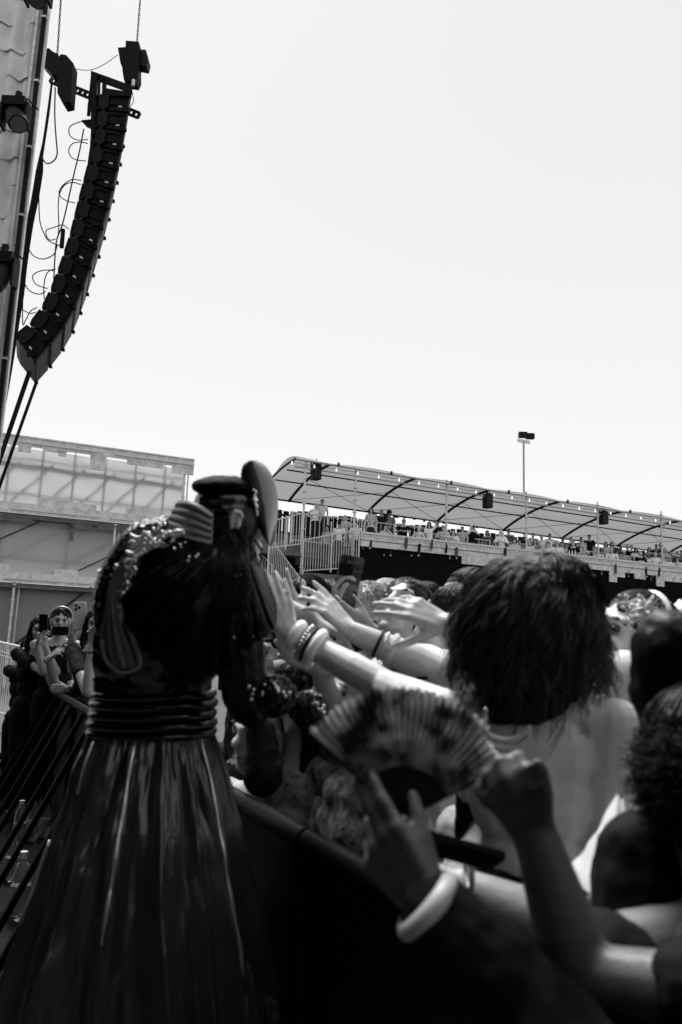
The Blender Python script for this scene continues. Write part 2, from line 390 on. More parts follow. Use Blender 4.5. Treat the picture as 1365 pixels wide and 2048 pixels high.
o = slab(MB(), [(123, 457), (129, 457), (126, 494), (119, 494)], AY-.1, .05).build('connector_block', M_black); tag(o, 'black slim connector block hanging behind the middle of the array', 'connector')
for pts, wpx, lb in (([(60, 742), (-14, 960)], 9, 'wide black strap pulling from the lowest speaker box down to the left'), ([(72, 768), (4, 960), (-10, 1001)], 6, 'narrow black strap pulling down from the tip of the lowest speaker box')):
    mb = MB(); pp = [W(x, y, AY-.02+.2*i) for i, (x, y) in enumerate(pts)]
    for i in range(len(pp)-1): mb.beam(pp[i], pp[i+1], wpx*AY/FPX, .02, Vector((0, 1, 0)))
    tag(mb.build('strap', M_black), lb, 'strap', 'straps under the speaker array')
# ================================================================ TRIBUNE LEFT: three tiers of backlit sheeting on scaffold
M_fab = backlit('stretched_sheeting', .45, .42, (.5, .06))
M_board = mat('scaffold_board', .62, .75, noise_=(5, .3), bump=(12, .4))
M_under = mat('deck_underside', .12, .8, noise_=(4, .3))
def fbox(mb, s0, s1, o0, o1, h0, h1): return mb.prism([T(s0, o0, h0), T(s1, o0, h0), T(s1, o1, h0), T(s0, o1, h0)], Vector((0, 0, h1-h0)))
vip = thing('tiered_structure', 'three storey scaffold structure wrapped in glowing white sheeting with grey boards', 'scaffold structure', T(0, 0, 0))
SL = -9.0
levels = [8.3, 6.02, 3.72]
ends = [6.2, 6.1, 6.1]
for k, (h, e) in enumerate(zip(levels, ends)):
    mb = MB(); mb2 = MB()
    # deck edge: stepped boards
    if k == 0:
        fbox(mb, SL, e, .0, .06, h-.34, h); fbox(mb, SL, e, .06, .09, h-.05, h-.0)
        for s0, s1, dh in ((-6.5, -5, .5), (-3.2, -2.2, .55), (.2, .62, .55), (1.0, 1.75, .42), (1.5, 1.75, .52), (2.55, 3.05, .85), (3.8, 5.1, .5), (5.4, 6.2, .6)):
            fbox(mb, s0, s1, .0, .055, h-dh, h-.34)
    else:
        fbox(mb, SL, e, .0, .08, h-.33, h)
        for s0, s1, dh in ((-7.5, -6.2, .2), (-3, -2, .18), (1.0, 2.05, .24), (2.05+.003, 2.9, .2), (3.9, 4.35, .26), (4.35+.003, 5.2, .24)) if k == 1 else ((-2.5, -.9, .2), (-.2, .35, .24), (1.75, 2.5, .2), (3.4, 4.6, .2)):
            fbox(mb, s0, s1, .005, .06, h, h+dh)
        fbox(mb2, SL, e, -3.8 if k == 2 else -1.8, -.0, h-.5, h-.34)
        if k == 1:
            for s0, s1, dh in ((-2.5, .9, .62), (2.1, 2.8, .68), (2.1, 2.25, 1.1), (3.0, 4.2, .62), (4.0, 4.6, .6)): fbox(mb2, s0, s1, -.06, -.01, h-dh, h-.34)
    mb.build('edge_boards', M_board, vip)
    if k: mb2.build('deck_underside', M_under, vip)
    for j, s in enumerate((-6, -3.0, .2, 3.4)): mb = MB(); fbox(mb, s, s+2.75 if j < 3 else e, .085, .11, h-.24, h-.19); mb.build('edge_rail', M_rail, vip)
# sheeting
for k, (h0, h1) in enumerate(((6.05, 7.97), (3.74, 5.5), (0.05, 3.36))):
    mb = MB(); rows = []
    for i in range(9):
        hh = lerp(h0, h1, i/8); rows.append([T(SL+(6.0-SL)*j/60, -.35+.02*math.sin(j*.9+i), hh) for j in range(61)])
    mb.grid(rows); mb.build('sheeting', M_fab, vip, smooth='all')
mb = MB(); fbox(mb, SL, 6.0, -3.9, -3.8, 0, 3.4); fbox(mb, 6.0, 6.08, -3.9, -.5, 0, 3.3); mb.build('rear_wall', M_under, vip)
# scaffold behind and before the sheeting
mb = MB(); mb2 = MB()
for k, (h0, h1) in enumerate(((6.05, 8.1), (3.74, 5.7), (0, 3.4))):
    for s in np.arange(-8.4, 6.2, 1.05 if k == 0 else 2.1): mb.tube([T(s, -.43, h0), T(s, -.43, h1)], .035, 6)
    for hh in (h1-.35, h0+.5): mb.tube([T(SL, -.46, hh), T(5.9, -.46, hh)], .03, 6)
    if k == 0: mb.beam(T(SL, -.42, h1-.5), T(5.95, -.42, h1-.75), .04, .12)
    for s in np.arange(-8.4, 3.4 if k else 4.5, 2.1 if k else 1.05):
        if k == 0: mb.tube([T(s, -.44, h0), T(s+1.4, -.44, h1-.5)], .028, 6)
        else: mb.tube([T(s-.6, -.46, h0), T(s+2.6, -.46, h1)], .03, 6)
mb.build('rear_scaffold', M_galv, vip, True)
for hs in ((5.9, 6.05, 7.95), (3.6, 3.78, 5.6), (5.95, 3.78, 5.6), (.55, 0, 3.4), (4.6, 0, 3.4), (-4, 0, 3.4), (-2.6, 3.78, 5.6)):
    s, h0, h1 = hs; mb = MB()
    mb.tube([T(s, -.05, h0), T(s, -.05, h1)], .045, 10); mb.tube([T(s+.16, -.15, h0), T(s+.16, -.15, h1)], .03, 8)
    for q in np.arange(h0+.3, h1, .5): mb.tube([T(s, -.05, q), T(s, -.05, q+.06)], .07, 10)
    mb.build('front_post', M_galv, vip, True)
mb = MB()
for hs in (3.1, -.9, -4.5): mb.tube([T(hs, -.25, 3.5), T(hs-3.2, -.25, 0.6)], .03, 6); mb.tube([T(hs+2.2, -.3, 5.6), T(hs-.8, -.3, 3.8)], .022, 6)
mb.build('brace', M_dark, vip, True)

# ================================================================ GRANDSTAND
st = thing('grandstand', 'raised grandstand with grey board parapet above a black draped wall', 'grandstand', T(20, -2, 0))
SR = 40.0
mb = MB(); fbox(mb, 13.1, SR, .0, .1, 5.98, 6.27); fbox(mb, 13.1, SR, .0, .07, 5.72, 5.955)
for s0, s1, dh in ((17.9, 19.9, .32), (20.0, 20.6, 0.25), (21.7, 23.0, .28), (24.0, 25.0, .25), (26.05, 26.5, .5), (26.5, 27.0, .24), (27.6, 28.3, .24), (29.0, 29.5, .5), (29.503, 31.0, .22), (31.5, 33, .4)):
    fbox(mb, s0, s1, .01, .065, 5.72-dh, 5.72)
mb.build('parapet_boards', M_board, st)
mb = MB(); fbox(mb, 13.1, SR, .1, .14, 6.22, 6.3)
for s in np.arange(13.2, SR, .17): fbox(mb, s, s+.05, .1, .13, 6.13, 6.2)
mb.build('parapet_rail', M_rail, st)
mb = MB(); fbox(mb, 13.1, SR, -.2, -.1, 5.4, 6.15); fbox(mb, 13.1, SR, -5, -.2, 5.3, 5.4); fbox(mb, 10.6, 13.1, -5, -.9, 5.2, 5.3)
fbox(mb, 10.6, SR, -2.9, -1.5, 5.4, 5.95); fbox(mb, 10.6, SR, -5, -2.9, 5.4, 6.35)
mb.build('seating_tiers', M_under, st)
# black drape wall under the deck
rows = []
for h in (0.0, 1.8, 3.6, 5.95): rows.append([T(12.9+(SR-12.9)*j/200, -.02+.02*math.sin(j*1.3)*(1 if h < 5 else .4), h) for j in range(201)])
mb = MB().grid(rows); rows = [[T(8.0+5.0*j/30, -1.2+.02*math.sin(j), h) for j in range(31)] for h in (0, 4.9)]; mb.grid(rows)
mb.quad(T(13.0, -.12, 0), T(13.0, -5, 0), T(13.0, -5, 5.3), T(13.0, -.12, 5.3))
mb.build('black_drape', mat('black_drape', .006, .9, spec=.05, noise_=(1.5, .3)), st, smooth='all')
# rear fence of dark palings
mb = MB()
for s in np.arange(9.9, SR, .34): fbox(mb, s, s+.27+.03*math.sin(s*7), -4.75, -4.7, 5.3, 7.72+.05*math.sin(s*3.1))
fbox(mb, 9.9, SR, -4.82, -4.76, 6.6, 6.75); fbox(mb, 9.9, SR, -4.82, -4.76, 7.45, 7.55)
mb.build('rear_palings', mat('dark_palings', .012, .8, spec=.1), st)
mb = MB(); fbox(mb, 9.9, SR, -4.55, -4.5, 8.08, 8.14)
for s in np.arange(16, SR, .55): fbox(mb, s, s+random.uniform(.1, .45), -4.6, -4.56, 7.98+random.uniform(-.08, .02), 8.12)
mb.build('rear_rail', M_dark, st)

# posts
POSTS = [(10.65, 3.9), (12.87, 5.3), (17.2, 5.5), (21.4, 5.5), (25.55, 5.5), (29.6, 5.5), (33.7, 5.5)]
nm_ = ['first', 'second', 'third', 'fourth', 'fifth', 'sixth', 'seventh']
for i, (s, h0) in enumerate(POSTS):
    o_ = -.1 if i != 0 else -.05
    r = thing('scaffold_post', f'{nm_[i]} galvanised scaffold post from the left under the front of the canopy', 'post', T(s, o_, h0), 'scaffold posts under the canopy')
    MB().tube([T(s, o_, h0), T(s, o_, 8.95)], .045, 8).build('tube', M_rail, r, True)
    mb = MB()
    for q in np.arange(h0+.25, 8.9, .5): mb.tube([T(s, o_, q), T(s, o_, q+.05)], .085, 8)
    mb.build('rosettes', M_galv, r)

# canopy
cn = thing('canopy', 'pale fabric canopy bulging between dark arched ribs above the grandstand', 'canopy', T(20, -2, 8))
ARCH = [8.0, 11.66, 15.6, 19.35, 23.25, 27.0, 30.8, 34.6, 38.4]
def arc(t):   # t 0 front .. 1 back
    a = t*math.pi/2
    return -4.3*math.sin(a)**1.15, 8.12+(8.86-8.12)*1.0*(math.cos(a)**.9 if t < 1 else 0) if False else 8.1+.8*(1-t**2.1)
def topz(s): return -.014*(s-11)
rows = []
NT = 14
for i in range(NT+1):
    t = i/NT; row = []
    for j in range(161):
        s = 10.2+(38.4-10.2)*j/160
        k = max([q for q in range(len(ARCH)) if ARCH[q] <= s+1e-6]); a0 = ARCH[k]; a1 = ARCH[min(k+1, len(ARCH)-1)]
        u_ = (s-a0)/(a1-a0) if a1 > a0 else 0; u_ = min(1, max(0, u_))
        o, h = arc(t); o = -4.3*t; bul = .23*math.sin(math.pi*u_)**.8*math.sin(math.pi*min(1, t*1.6+.12))*(1 if t < .6 else (1-t)/.4*.8+.2)
        row.append(T(s, o, h+topz(s)+bul))
    rows.append(row)
MB().grid(rows).build('fabric', backlit('canopy_fabric', .5, .2, (.8, .05)), cn, smooth='all')
for a in ARCH[1:]:
    pts = [T(a+.0, -4.3*i/NT, arc(i/NT)[1]+topz(a)-.04) for i in range(NT+1)]
    MB().tube(pts, .06, 8).build('arch_rib', M_dark, cn, True)
pts = [T(10.2, -4.3*i/NT, arc(i/NT)[1]+topz(10.2)-.02) for i in range(NT+1)]
MB().tube(pts, .045, 8).build('arch_rib', M_dark, cn, True)
MB().tube([T(10.2, .03, 8.88), T(38.4, .03, 8.84+topz(38.4))], .05, 8).build('front_tube', M_galv, cn, True)
MB().tube([T(10.2, -.9, 8.62), T(38.4, -.9, 8.60+topz(38.4))], .03, 6).build('purlin', M_dark, cn, True)
MB().tube([T(10.2, -2.2, 8.45), T(38.4, -2.2, 8.45+topz(38.4))], .03, 6).build('purlin', M_dark, cn, True)
MB().tube([T(10.2, -4.3, 8.08), T(38.4, -4.3, 8.05+topz(38.4))], .04, 6).build('purlin', M_dark, cn, True)
MB().tube([T(10.2, -.1, 8.6), T(38.4, -.1, 8.58+topz(38.4))], .028, 6).build('purlin', M_galv, cn, True)
for i in range(1, len(ARCH)-1):
    a = ARCH[i]; b_ = ARCH[i+1]
    MB().tube([T(a, -2.0, 8.6+topz(a)), T(b_, -4.3, 8.1+topz(b_))], .011, 5).tube([T(b_, -2.0, 8.6+topz(b_)), T(a, -4.3, 8.1+topz(a))], .011, 5).build('brace_wire', M_dark, cn)
mb = MB()
for s in (12.0, 14.4, 17.3, 20.3, 23.6, 27.4, 31): mb.box(T(s, .1, 8.9+topz(s)), (.08, .08, .14))
mb.build('clamp', M_dark, cn)
# festoon lights
fl = thing('festoon_string', 'string of small round bulbs hung along the front edge of the canopy', 'string lights', T(20, .1, 8.7))
mb = MB(); pp = [T(10.0+.95*k, .12, 8.72+topz(10+.95*k)) for k in range(30)]
sp_ = []
for i in range(len(pp)-1):
    for q in range(4): sp_.append(pp[i].lerp(pp[i+1], q/4)-Z*(.05*math.sin(math.pi*q/4)))
MB().tube(sp_, .008, 4).build('wire', M_rubber, fl)
b0 = None; M_bulb = mat('bulb_glass', .9, .2, emit=.25)
for p in pp:
    o = MB().ell(p-Z*.1, .036, n=8, m=6).tube([p, p-Z*.07], .025, 6).build('bulb', M_bulb, fl, True)
# hanging speakers
for k, (s, h, lb) in enumerate(((11.15, 8.5, 'black loudspeaker hanging under the canopy at its left end'), (19.35, 8.28, 'black loudspeaker hanging under the middle of the canopy'), (25.95, 8.24, 'black loudspeaker hanging under the canopy near the right picture edge'))):
    r = thing('hanging_speaker', lb, 'loudspeaker', T(s, -.2, h), 'loudspeakers hanging under the canopy')
    MB().prism([T(s-.19, -.0, h-.3), T(s+.17, .0, h-.3), T(s+.12, -.35, h-.3), T(s-.14, -.35, h-.3)], Vector((0, 0, .6))).build('cabinet', M_black, r)
    MB().prism([T(s-.16, .015, h-.27), T(s+.14, .015, h-.27), T(s+.14, .003, h-.27), T(s-.16, .003, h-.27)], Vector((0, 0, .54))).build('grille', M_grille, r)
    MB().beam(T(s-.23, -.15, h+.36), T(s+.2, -.15, h+.36), .05, .03).beam(T(s-.23, -.15, h-.1), T(s-.23, -.15, h+.36), .02, .05).beam(T(s, -.15, h+.36), T(s, -.15, h+.55), .04, .04).build('bracket', M_dark, r)

# railings
def railing(pa, pb, ha, hb, label, group='pale railings of the grandstand', sp=.12, tubr=.028, mid=0, bar=.013):
    """pa, pb: bottom rail ends; ha, hb: heights at each end"""
    pa = Vector(pa); pb = Vector(pb); r = thing('railing', label, 'railing', pa.lerp(pb, .5), group)
    MB().tube([pa+Z*ha, pb+Z*hb], tubr, 6).build('top_rail', M_rail, r, True)
    MB().tube([pa, pb], tubr*.8, 6).build('bottom_rail', M_rail, r, True)
    L = (pb-pa).length; n = max(2, int(L/sp)); mb = MB()
    for k in range(n+1): q = pa.lerp(pb, k/n); mb.tube([q, q+Z*lerp(ha, hb, k/n)], bar, 5)
    mb.build('bars', M_rail, r)
    mb = MB()
    for t in [0, 1]+[(j+1)/(mid+1) for j in range(mid)]: q = pa.lerp(pb, t); MB().tube([q-Z*.12, q+Z*(lerp(ha, hb, t)+.05)], .034, 6).build('upright', M_galv, r, True)
    return r
railing(T(9.3, 0, 5.3), T(10.6, 0, 5.58), 1.02, 1.2, 'pale railing of the upper landing, ending at the first scaffold post', mid=1)
railing(T(10.66, .05, 4.54), T(13.04, .05, 4.86), 1.19, 1.5, 'large slanting pale railing in front of two men in white shirts', sp=.105, mid=1)
railing(T(10.72, -1.4, 5.9), T(17.0, -1.4, 5.9), 1.12, 1.1, 'long pale railing of the second tier at the left end of the grandstand', sp=.2, mid=3)
for a, b_, lb in ((17.2, 20.3, 'pale second tier railing behind the woman holding up a phone'), (20.9, 25.3, 'pale second tier railing behind the man in cap and white shirt'), (25.7, 31, 'pale second tier railing at the right picture edge')):
    railing(T(a, -1.3, 5.75), T(b_, -1.3, 5.75), 1.02, 1.0, lb, sp=.2, mid=2)
railing(T(9.25, .1, 4.35), T(10.45, .1, 3.05), 1.35, 1.32, 'steep pale stair railing going down to the right behind the raised hand', sp=.1)
railing(T(10.5, .15, 3.0), T(11.02, .15, 3.03), 1.26, 1.3, 'short level pale railing of the stair landing', sp=.1)
railing(T(11.04, .15, 3.03), T(12.6, .15, 1.35), 1.3, 1.25, 'lowest pale stair railing going down into the crowd', sp=.1)
railing(T(8.6, -1.0, 4.75), T(9.55, -.3, 3.6), 1.05, 1.1, 'far pale stair railing beside the dark treads', sp=.12)
sr = thing('stairs', 'steep dark metal stairs seen from below beside the pale railings', 'stairs', T(10.2, -.6, 0))
mb = MB()
for k in range(20):
    s_ = 8.35+.085*k; h = 5.2-.19*k; o_ = -1.6+.11*k
    fbox(mb, s_, s_+1.0, o_, o_+.26, h, h+.05)
    for q in range(4): fbox(mb, s_+.12+q*.22, s_+.2+q*.22, o_+.2, o_+.262, h-.02, h)
mb.build('tread', mat('tread_steel', .12, .5), sr)
mb = MB(); mb.beam(T(9.4, -1.4, 5.2), T(11.0, .6, 1.4), .05, .25); mb.beam(T(8.35, -1.4, 5.2), T(9.95, .6, 1.4), .05, .25); mb.build('stringer', M_dark, sr)
lp = thing('landing_platform', 'dark landing platform under the pale railings at the left end of the grandstand', 'platform', T(11.5, -.6, 4.4))
mb = MB(); fbox(mb, 10.62, 13.05, -1.3, .0, 4.3, 4.5); fbox(mb, 8.9, 10.6, -1.5, .0, 5.1, 5.25); fbox(mb, 10.5, 11.1, -1.0, .1, 2.8, 2.95); mb.build('deck', M_under, lp)
mb = MB(); mb.tube([T(12.98, .1, 0), T(12.98, .1, 4.5)], .03, 6); mb.tube([T(10.66, .1, 0), T(10.66, .1, 4.5)], .035, 6); mb.build('leg', M_galv, lp)
mb = MB(); rows = [[T(10.3+2.8*j/24, -.7+.04*math.sin(j*1.7), h) for j in range(25)] for h in (0, 2.2, 4.3)]; mb.grid(rows); rows = [[T(9.3+1.4*j/14, -.75+.04*math.sin(j*1.7), h) for j in range(15)] for h in (0, 5.1)]; mb.grid(rows)
mb.build('drape', MATS['black_drape'], lp, smooth='all')

# floodlight mast far behind
q = T(44.7, -30, 0); fm = thing('floodlight_mast', 'thin floodlight mast rising far behind the canopy', 'floodlight', q)
MB().tube([q, q+Z*21.6], .09, 8).build('pole', mat('mast_paint', .35), fm, True)
MB().beam(q+Z*21.6-fu*.7, q+Z*21.6+fu*.7, .12, .3).build('crossbar', M_white, fm)
for s_ in (-.1, .75): MB().box(q+Z*22.2+fu*s_, (.75, .5, .5)).build('lamp', M_dark, fm)
MB().box(q+Z*15.9+fu*.1, (.15, .2, .3)).build('junction_box', M_dark, fm)
# antennas and a leafy sprig beyond the roof
mb = MB(); c = T(32.5, -6, 8.9)
for k in range(90):
    d = Vector((random.gauss(0, .28), random.gauss(0, .28), abs(random.gauss(0, .25)))); x = Vector((random.uniform(-1, 1), random.uniform(-1, 1), random.uniform(-1, 1))).normalized()*.09; y = x.cross(Vector((random.random(), random.random(), 1))).normalized()*.05
    mb.quad(c+d-x, c+d+y, c+d+x, c+d-y)
mb.tube([T(32.5, -6, 0), c], .04, 5); tg = tag(mb.build('tree_top', mat('leaf_dark', .03)), 'tiny dark tip of a tree showing above the canopy', 'tree')

# lit logo sign and door gap low on the drape
M_lit = mat('lit_sign', .8, .5, emit=1.6)
c = T(23.9, .05, 3.2); sg = thing('lit_sign', 'small glowing round outline sign on the black drape right of the curly head', 'sign', c)
mb = MB()
def sp_px(px, py): 
    r = ray(px, py); t = ((fA+fn*.05-CAM).dot(fn))/r.dot(fn); return CAM+r*t
pts = [sp_px(1192+4.8*math.cos(a), 1234-7.5*math.sin(a)) for a in np.linspace(-.3, math.pi+.3, 14)]
mb.tube([sp_px(1196.5, 1243)]+pts+[sp_px(1188, 1243)], .025, 5)
mb.tube([sp_px(1198, 1243), sp_px(1206, 1242)], .035, 5); mb.build('ring', M_lit, sg)
mb = MB()
for k in range(7): mb.box(sp_px(1192+random.uniform(-3, 3), 1234+random.uniform(-4, 4)), (.08, .02, .03))
mb.build('mark', mat('lit_dim', .5, .5, emit=.5), sg)
for i, (x, y) in enumerate(((1203, 1220), (1241, 1224))): tag(MB().ell(sp_px(x, y), .03).build('pinpoint_lamp', M_lit), ['tiny bright lamp above the round sign', 'tiny bright lamp to the right of the round sign'][i], 'lamp', 'tiny lamps on the drape')
dr = thing('doorway', 'dark doorway with pale jamb strips low in the black drape', 'doorway', sp_px(1225, 1245))
mb = MB(); mb.beam(sp_px(1215, 1229), sp_px(1215, 1300), .03, .03, fn); mb.beam(sp_px(1228, 1229), sp_px(1228, 1300), .14, .03, fn); mb.build('jamb', mat('jamb_grey', .12), dr)

# mesh barrier far left
p = G(0, 1425); Yb = 14.0
fb = [W(-60, 1408, Yb), W(30, 1434, Yb-.4)]
r = railing(fb[0], fb[1], 1.12, 1.14, 'pale pedestrian barrier with close upright bars at the far left of the pit', 'pit barriers', sp=.045, tubr=.02, bar=.009)
mb = MB(); mb.tube([fb[0]+Z*.98, fb[1]+Z*.98], .008, 4); mb.tube([fb[0]+Z*.92, fb[1]+Z*.92], .008, 4)
mb.tube(spline([fb[1]+Z*1.14, fb[1]+Z*1.1+Vector((.1, 0, 0)), fb[1]+Z*.9+Vector((.14, 0, 0)), fb[1]+Z*.75+Vector((.12, 0, 0))], 4), .022, 6); mb.build('mid_rail', M_rail, r)
# ================================================================ PEOPLE TOOLKIT
def hairmat(name, v, rough=.45):
    if name in MATS: return MATS[name]
    m = mat(name, v, rough, spec=.15); t = m.node_tree; b = t.nodes['Principled BSDF']
    tc = t.nodes.new('ShaderNodeTexCoord'); mp = t.nodes.new('ShaderNodeMapping'); mp.inputs['Scale'].default_value = (70, 70, 7)
    n = t.nodes.new('ShaderNodeTexNoise'); n.inputs['Scale'].default_value = 1; n.inputs['Detail'].default_value = 3
    r = t.nodes.new('ShaderNodeMapRange'); r.inputs['From Min'].default_value = .3; r.inputs['From Max'].default_value = .7; r.inputs['To Min'].default_value = v*.5; r.inputs['To Max'].default_value = v*1.6
    bp = t.nodes.new('ShaderNodeBump'); bp.inputs['Strength'].default_value = .7; bp.inputs['Distance'].default_value = .006
    t.links.new(tc.outputs['Object'], mp.inputs[0]); t.links.new(mp.outputs[0], n.inputs['Vector']); t.links.new(n.outputs['Fac'], r.inputs['Value']); t.links.new(r.outputs[0], b.inputs['Base Color'])
    t.links.new(n.outputs['Fac'], bp.inputs['Height']); t.links.new(bp.outputs[0], b.inputs['Normal']); return m
HAIR = {'black': hairmat('black_hair', .004), 'dark': hairmat('dark_hair', .01), 'brown': hairmat('brown_hair', .07), 'blond': hairmat('blond_hair', .42), 'white': hairmat('white_hair', .7), 'grey': hairmat('grey_hair', .25)}
SKIN = {k: mat('skin_'+k, v, .48, noise_=(22, .14), bump=(120, .3, .0025), spec=.35) for k, v in (('fair', .62), ('light', .52), ('tan', .34), ('brown', .16), ('deep', .085))}
CLOTH = {k: mat('cloth_'+k, v, .85, noise_=(25, .12), bump=(30, .35, .006), spec=.15 if v < .1 else .4) for k, v in (('white', .82), ('pale', .58), ('grey', .2), ('mid', .08), ('dark', .02), ('black', .006))}
PAT = mat('cloth_patterned', .3, .8, noise_=(24, .9)); CLOTH['pattern'] = PAT
def stripes(name, v0, v1, sc_=55):
    m = mat(name, v1, .75, bump=(30, .35, .006)); t = m.node_tree; b = t.nodes['Principled BSDF']; tc = t.nodes.new('ShaderNodeTexCoord'); wv_ = t.nodes.new('ShaderNodeTexWave'); wv_.inputs['Scale'].default_value = sc_/6; wv_.inputs['Distortion'].default_value = 9; wv_.inputs['Detail'].default_value = 3; wv_.bands_direction = 'Z'
    r = t.nodes.new('ShaderNodeValToRGB'); r.color_ramp.elements[0].position = .45; r.color_ramp.elements[0].color = (v0, v0, v0, 1); r.color_ramp.elements[1].position = .55; r.color_ramp.elements[1].color = (v1, v1, v1, 1)
    t.links.new(tc.outputs['Object'], wv_.inputs['Vector']); t.links.new(wv_.outputs['Fac'], r.inputs[0]); t.links.new(r.outputs[0], b.inputs['Base Color']); return m
CLOTH['stripe'] = stripes('cloth_striped', .03, .35); CLOTH['print'] = mat('cloth_print', .22, .8, noise_=(38, .95), bump=(14, .8, .012)); CLOTH['stripe'] = mat('cloth_crumpled', .4, .8, noise_=(60, .5), bump=(12, 1, .02))
M_eye = mat('eye_dark', .02, .2); M_lip = mat('lip', .2, .4); M_brow = mat('eyebrow_dark', .03, .8); M_glass = mat('sunglass_lens', .006, .1, coat=1)
M_nail = mat('nail', .55, .25)
def ax_from(fwd, up=Z):
    y = Vector(fwd).normalized(); up = Vector(up); x = y.cross(up).normalized(); z = x.cross(y); return x, y, z
class H:
    """head frame; k = scale (1 is a head 0.235 m high)"""
    def __init__(s, c, fwd, up=Z, k=1.0): s.c = Vector(c); s.X, s.Y, s.Z = ax_from(fwd, up); s.k = k
    def p(s, x, y, z): return s.c+(s.X*x+s.Y*y+s.Z*z)*s.k
    def e(s, mb, c, r, n=14, m=10): mb.ell(s.p(*c), tuple(q*s.k for q in r), (s.X, s.Y, s.Z), n, m)
    def l(s, mb, pts, rs, n=10): mb.limb([s.p(*q) for q in pts], [r*s.k for r in rs], n)
def head_prims(mb, h, fine=True):
    h.e(mb, (0, -.012, .03), (.074, .094, .085)); h.e(mb, (0, .022, -.04), (.056, .064, .066)); h.e(mb, (0, .05, -.088), (.026, .026, .024))
    h.l(mb, [(0, .085, .022), (0, .108, -.018)], [.009, .0135]); h.e(mb, (0, .03, -.015), (.062, .052, .055))
    if fine:
        h.l(mb, [(-.04, .07, .034), (0, .084, .03), (.04, .07, .034)], [.012, .012, .012])
        for sx in (-1, 1):
            h.e(mb, (sx*.04, .062, -.018), (.022, .02, .02)); h.e(mb, (sx*.011, .1, -.022), (.009, .009, .007))
            h.e(mb, (sx*.077, -.008, 0), (.01, .02, .032)); h.e(mb, (sx*.084, -.018, .006), (.006, .016, .026))
        h.e(mb, (0, .083, -.05), (.024, .013, .0065)); h.e(mb, (0, .081, -.063), (.02, .012, .007)); h.l(mb, [(-.03, .06, -.09), (0, .068, -.092), (.03, .06, -.09)], [.014, .016, .014])
def face_parts(h, root, glasses=False, brow=M_brow, lips=True, eyes=True):
    for sx in (-1, 1):
        if eyes and not glasses:
            mb = MB(); h.e(mb, (sx*.031, .0745, .012), (.0155, .0115, .0085), 10, 6); mb.build('eye', M_eye, root, True)
        mb = MB(); h.l(mb, [(sx*.014, .086, .031), (sx*.032, .082, .037), (sx*.05, .068, .031)], [.004, .005, .0035], 6); mb.build('eyebrow', brow, root, True)
    if glasses:
        mb = MB()
        for sx in (-1, 1): h.e(mb, (sx*.034, .092, .008), (.03, .008, .022), 14, 6)
        h.l(mb, [(-.012, .1, .014), (.012, .1, .014)], [.003, .003], 6)
        for sx in (-1, 1): h.l(mb, [(sx*.062, .085, .014), (sx*.082, 0, .012)], [.003, .003], 6)
        mb.build('sunglasses', M_glass, root, True)
    if lips:
        mb = MB(); h.e(mb, (0, .0905, -.0555), (.024, .008, .0045), 10, 6); mb.build('mouth', M_lip, root, True)
def hair_prims(mb, h, style):
    if style == 'bald': return
    h.e(mb, (0, -.02, .05), (.083, .097, .075)); h.e(mb, (0, -.045, .005), (.081, .075, .09))
    if style in ('long', 'longwide'):
        w_ = .03 if style == 'long' else .045
        for sx in (-1, 1): h.l(mb, [(sx*.07, .015, .06), (sx*.083, .005, -.02), (sx*.09, .0, -.12), (sx*.085, .01, -.22)], [.02, w_*.8, w_, w_*.7])
        h.e(mb, (0, -.07, -.1), (.085, .045, .17))
    if style == 'bun': h.e(mb, (0, -.1, .1), (.04, .04, .035))
    if style == 'up': h.e(mb, (0, -.03, .12), (.05, .05, .035))
    if style == 'bob':
        for sx in (-1, 1): h.l(mb, [(sx*.072, .012, .06), (sx*.086, 0, -.03), (sx*.08, .01, -.09)], [.022, .028, .022])
        h.e(mb, (0, -.06, -.05), (.085, .05, .09))
    if style == 'afro': h.e(mb, (0, -.02, .06), (.12, .12, .11)); 
def strands(hm, h, style, n=420, seed=1):
    R3 = random.Random(seed)
    for k in range(n):
        a = R3.uniform(-math.pi, math.pi); front = math.sin(a) > .35; t0 = R3.uniform(0, 1.0); t1 = min(t0+R3.uniform(.5, 1.1), 1.15 if front else 1.9)
        if t1 <= t0+.1: continue
        pts = []; w_ = R3.uniform(-.12, .12); ld = R3.uniform(.0, .007)
        for q in range(8):
            t = lerp(t0, t1, q/7); aa = a+w_*t
            pts.append(h.p((.084+ld)*math.sin(min(t, 1.57))*math.cos(aa), -.028+(.1+ld)*math.sin(min(t, 1.57))*math.sin(aa), .045+(.083+ld)*math.cos(t)))
        if style in ('long', 'longwide', 'bob') and not front and t1 > 1.3:
            L = .22 if style != 'bob' else .1; e = pts[-1]
            for q in range(1, 6): pts.append(e-h.Z*(L*q/5)+h.X*R3.uniform(-.006, .006)+h.Y*R3.uniform(-.006, .006))
        r = R3.uniform(.0012, .0024)*h.k; m_ = len(pts)
        hm.tube(pts, [r*(1-.7*q/m_) for q in range(m_)], 3)
